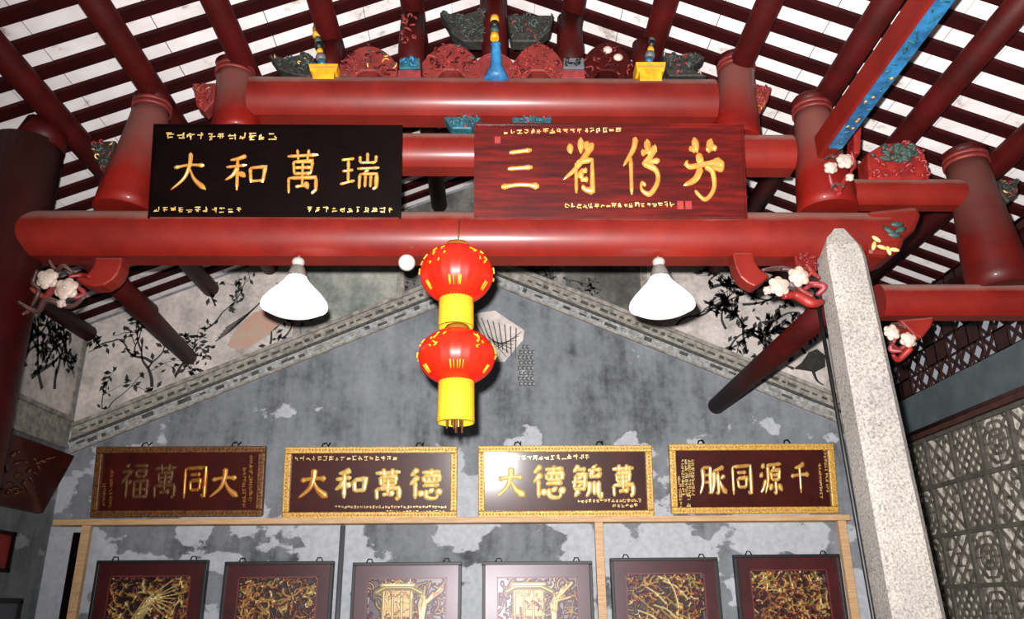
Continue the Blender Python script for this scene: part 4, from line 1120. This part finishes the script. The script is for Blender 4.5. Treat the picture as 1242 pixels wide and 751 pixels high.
def carved_panel(tl, tr, kind, seed, label):
    A, B = at(*tl, Y=YW-.07), at(*tr, Y=YW-.07); w = B.x-A.x; zt = (A.z+B.z)/2; h = .98; x0 = A.x; zb = zt-h
    t = thing('carved_picture', label, 'carving', ((A.x+B.x)/2, YW-.04, zb), 'carved gilt panels hanging below the rail')
    yf = YW-.07; e = .028; mt = .115
    m = MB()
    for (u0, u1, v0, v1) in ((x0, x0+w, zb, zb+e), (x0, x0+w, zt-e, zt), (x0, x0+e, zb+e, zt-e), (x0+w-e, x0+w, zb+e, zt-e)):
        m.box(((u0+u1)/2, YW-.04, (v0+v1)/2), (u1-u0, .075, v1-v0))
    m.build('outer_frame', M['black'], t, bevel=.004)
    m = MB(); a, b_ = x0+e, x0+w-e; c_, d_ = zb+e, zt-e
    for (u0, u1, v0, v1) in ((a, b_, c_, c_+mt), (a, b_, d_-mt, d_), (a, a+mt, c_+mt, d_-mt), (b_-mt, b_, c_+mt, d_-mt)):
        m.box(((u0+u1)/2, YW-.03, (v0+v1)/2), (u1-u0, .05, v1-v0))
    m.build('inner_border', M['mat_red'], t)
    m = MB(); q = .01; g0, g1, g2, g3 = a+mt-.012, b_-mt+.012, c_+mt-.012, d_-mt+.012
    for (u0, u1, v0, v1) in ((g0, g1, g2, g2+q), (g0, g1, g3-q, g3), (g0, g0+q, g2, g3), (g1-q, g1, g2, g3)):
        m.box(((u0+u1)/2, YW-.056, (v0+v1)/2), (u1-u0, .008, v1-v0))
    m.build('inner_bead', M['red_soft'], t)
    rw, rh = b_-a-2*mt, d_-c_-2*mt
    X, Z, H, Tn = relief_mesh(rw, rh, seed, kind); nz, nx = X.shape
    vs = [(a+mt+X[i, j], YW-.012-.04*H[i, j], c_+mt+Z[i, j]) for i in range(nz) for j in range(nx)]
    fs = [(i*nx+j, i*nx+j+1, (i+1)*nx+j+1, (i+1)*nx+j) for i in range(nz-1) for j in range(nx-1)]
    m = MB(); m.add(vs, fs, True); o = m.build('gilt_relief', M['relief'], t)
    for nm, arr in (('hgt', H), ('tone', Tn)):
        at_ = o.data.attributes.new(nm, 'FLOAT', 'POINT'); at_.data.foreach_set('value', arr.ravel().astype(np.float32))
    m = MB(); m.box(((a+b_)/2, YW-.064, (c_+d_)/2), (b_-a, .004, d_-c_)); m.build('glass_pane', M['pane'], t)
    for u in (.15, .86):
        x = x0+w*u; m = MB(); m.tube([(x-.03, YW-.04, zt-.005), (x-.015, YW-.04, zt+.03), (x+.015, YW-.03, zt+.03), (x+.03, YW-.04, zt-.005)], .006, 6, up=(0, 1, 0)); m.build('hanging_loop', M['blackiron'], t)
    return t
for tl, tr, kd, sd, lb in (
    ((118, 679), (252, 680), 'flower', 1, 'leftmost carved gilt panel, with sprays of foliage, beside the left pine post'),
    ((273, 681), (405, 681), 'mass', 2, 'second carved gilt panel from the left, crowded with small reddish figures'),
    ((428, 682), (560, 682), 'pavilion', 3, 'third carved panel from the left, with a roofed pavilion'),
    ((585, 681), (718, 681), 'pavilion', 14, 'fourth carved panel from the left, mostly washed out by glare'),
    ((740, 677), (870, 676), 'slope', 5, 'carved gilt panel right of the middle pine post'),
    ((890, 673), (1018, 672), 'mass', 6, 'rightmost carved gilt panel beside the stone column')):
    carved_panel(tl, tr, kd, sd, lb)

# ------------------------------------------------------------------ lanterns
def lantern(pxc, pyc, rpx, hpx, f0, f1, fw_, Y, label, seed):
    c = at(pxc, pyc, Y=Y); s = .939*Y+.344*(c.z-CAMZ); k = s/F
    R = rpx*k; Hh = hpx*k*1.03
    t = thing('red_lantern', label, 'lantern', (c.x, Y, c.z-Hh), 'red lanterns hanging one above the other')
    prof = [(R*math.cos(a)*(1 if abs(a) < 1.2 else 1), Hh*math.sin(a)) for a in [(-1.25+2.5*i/18) for i in range(19)]]
    m = MB(); m.lathe(prof, c, 72, rib=.035, nr=24); m.build('silk_body', M['lantern'], t)
    m = MB(); zt = Hh*math.sin(1.25); rt = R*math.cos(1.25)
    m.lathe([(0, zt+.03), (rt*.9, zt+.028), (rt*1.12, zt+.005), (rt*1.1, zt-.01)], c, 28); m.build('top_cap', M['gold'], t)
    m = MB(); m.lathe([(0, -zt-.02), (rt*1.05, -zt-.02), (rt*1.2, -zt+.005), (rt*1.15, -zt+.012)], c, 28); m.build('bottom_cap', M['gold'], t)
    m = MB(); za = at(pxc, f0, Y=Y).z-c.z; zb = at(pxc, f1, Y=Y).z-c.z; fr_ = fw_*k; n = 64
    m.lathe([(fr_*.93, za+.006), (fr_, za), (fr_*1.0, za*.5+zb*.5), (fr_*1.02, zb)], c, n, rib=.05, nr=n//2)
    m.build('fringe', M['fringe'], t, 'bright yellow silk fringe')
    m = MB(); m.lathe([(rt*.6, -zt), (rt*.6, za)], c, 16); m.lathe([(0, za+.008), (fr_*.93, za+.006)], c, 24); m.build('fringe_core', M['goldpaint'], t)
    # gold painted motifs on the silk
    r = random.Random(seed); m = MB()
    def onb(az, el):
        rr = R*math.cos(el)*1.004; return c+Vector((rr*math.sin(az), -rr*math.cos(az), Hh*1.004*math.sin(el)))
    for a0, e0 in ((-.55, .3), (.75, .25), (-1.5, .2), (1.6, .1), (2.6, .2), (-2.5, .2)):
        for q in range(7):
            a1 = a0+r.uniform(-.22, .22); e1 = e0+r.uniform(-.3, .3)
            P = [onb(a1, e1), onb(a1+r.uniform(-.07, .07), e1+.05), onb(a1+r.uniform(-.13, .13), e1+r.uniform(.06, .16))]
            m.tube(P, .0045, 5, up=(0, 1, 0))
    for a0 in (-.1, .15, -1.1, 1.15):
        for q in range(3): a1 = a0+r.uniform(-.1, .1); m.tube([onb(a1, -.75), onb(a1*.95, -.6), onb(a1*.95, -.45)], .003, 5, up=(0, 1, 0))
    m.build('gold_motifs', M['yellow'], t)['kind'] = 'stuff'
    return t, c, zt, rt, za, zb
L1 = lantern(554, 333, 45, 36, 361, 397, 21, 4.3, 'upper red lantern with yellow fringe in front of the longest beam', 3)
L2 = lantern(554, 433, 47.5, 34, 464, 513, 22, 4.3, 'lower red lantern with yellow fringe against the grey wall', 4)
m = MB(); c = L1[1]
m.tube([c+Vector((0, 0, L1[2]+.03)), c+Vector((0, .1, .26)), Vector((c.x, 4.53, 3.85))], .005, 6)
m.build('hanging_wire', M['goldpaint'], L1[0])
m = MB(); m.tube([L2[1]+Vector((0, 0, L2[2]+.02)), L1[1]+Vector((0, 0, L1[5]-.004))], .008, 6); m.build('hanging_cord', M['goldpaint'], L2[0])
m = MB()
for k in range(14):
    a = k*2.4; rr = .06*((k % 5)/5); p = L2[1]+Vector((rr*math.cos(a), rr*math.sin(a), 0)); m.tube([p+Vector((0, 0, L2[4]-.01)), p+Vector((0, 0, L2[5]-.012-.02*(k % 3)))], .006, 5)
m.build('inner_tassel', M['golddim'], L2[0])

# ------------------------------------------------------------------ pendant lamps
def pendant(pxc, label):
    Yl = 4.62; c = at(pxc, 371, Y=Yl); R = 40*(.939*Yl+.344*(c.z-CAMZ))/F
    zt = at(pxc, 314, Y=Yl).z
    t = thing('shade_lamp', label, 'lamp', (c.x, Yl, c.z), 'white shaded lamps under the longest beam')
    z0 = c.z; H = zt-z0
    out = [(R*.985, -.012), (R, 0), (R*.97, H*.07), (R*.82, H*.2), (R*.62, H*.34), (R*.43, H*.47), (R*.32, H*.57), (R*.3, H*.62)]
    inn = [(R*.27, H*.60), (R*.4, H*.45), (R*.6, H*.31), (R*.8, H*.17), (R*.95, H*.05), (R*.97, -.008), (R*.985, -.012)]
    m = MB(); m.lathe(out+inn, (c.x, Yl, z0), 40); m.build('lamp_shade', M['white'], t)
    m = MB(); m.lathe([(R*.965, -.005), (R*.9, -.022), (R*.7, -.042), (R*.4, -.054), (0, -.058)], (c.x, Yl, z0), 40); m.build('opal_diffuser', M['white'], t)
    m = MB(); m.lathe([(R*.31, H*.6), (R*.27, H*.7), (R*.2, H*.82), (R*.13, H*.86)], (c.x, Yl, z0), 24); m.build('neck', M['alu'], t)
    m = MB(); m.lathe([(R*.13, H*.84), (R*.18, H*.88), (R*.2, H*.93), (R*.17, H*.99), (0, H*1.0)], (c.x, Yl, z0), 24); m.build('porcelain_socket', M['porcelain'], t)
    m = MB(); m.ball((c.x, Yl, z0+H*.27), (.045, .045, .055), 16, 10); m.tube([(c.x, Yl, z0+H*.35), (c.x, Yl, z0+H*.62)], .02, 10); m.build('light_bulb', M['bulb'], t)
    m = MB(); m.tube([(c.x, Yl, z0+H*.98), (c.x, Yl+.02, z0+H*.98+.06)], .008, 8); m.build('stem', M['alu'], t)
    return t
pendant(357, 'white enamel shade lamp under the beam, left of the lanterns')
pendant(803, 'white enamel shade lamp under the beam, right of the lanterns')
c = at(493, 319, Y=4.55)
t = thing('round_fitting', 'small white porcelain disc fixed under the beam left of the upper lantern', 'fitting', c)
m = MB(); m.tube([c+Vector((0, .05, .03)), c+Vector((0, .012, .006)), c], [.045, .052, .04], 24, up=(1, 0, 0)); m.build('disc', M['porcelain'], t)
m = MB(); m.tube([c, c+Vector((0, -.008, -.004))], .015, 12, up=(1, 0, 0)); m.build('centre_screw', M['alu'], t)
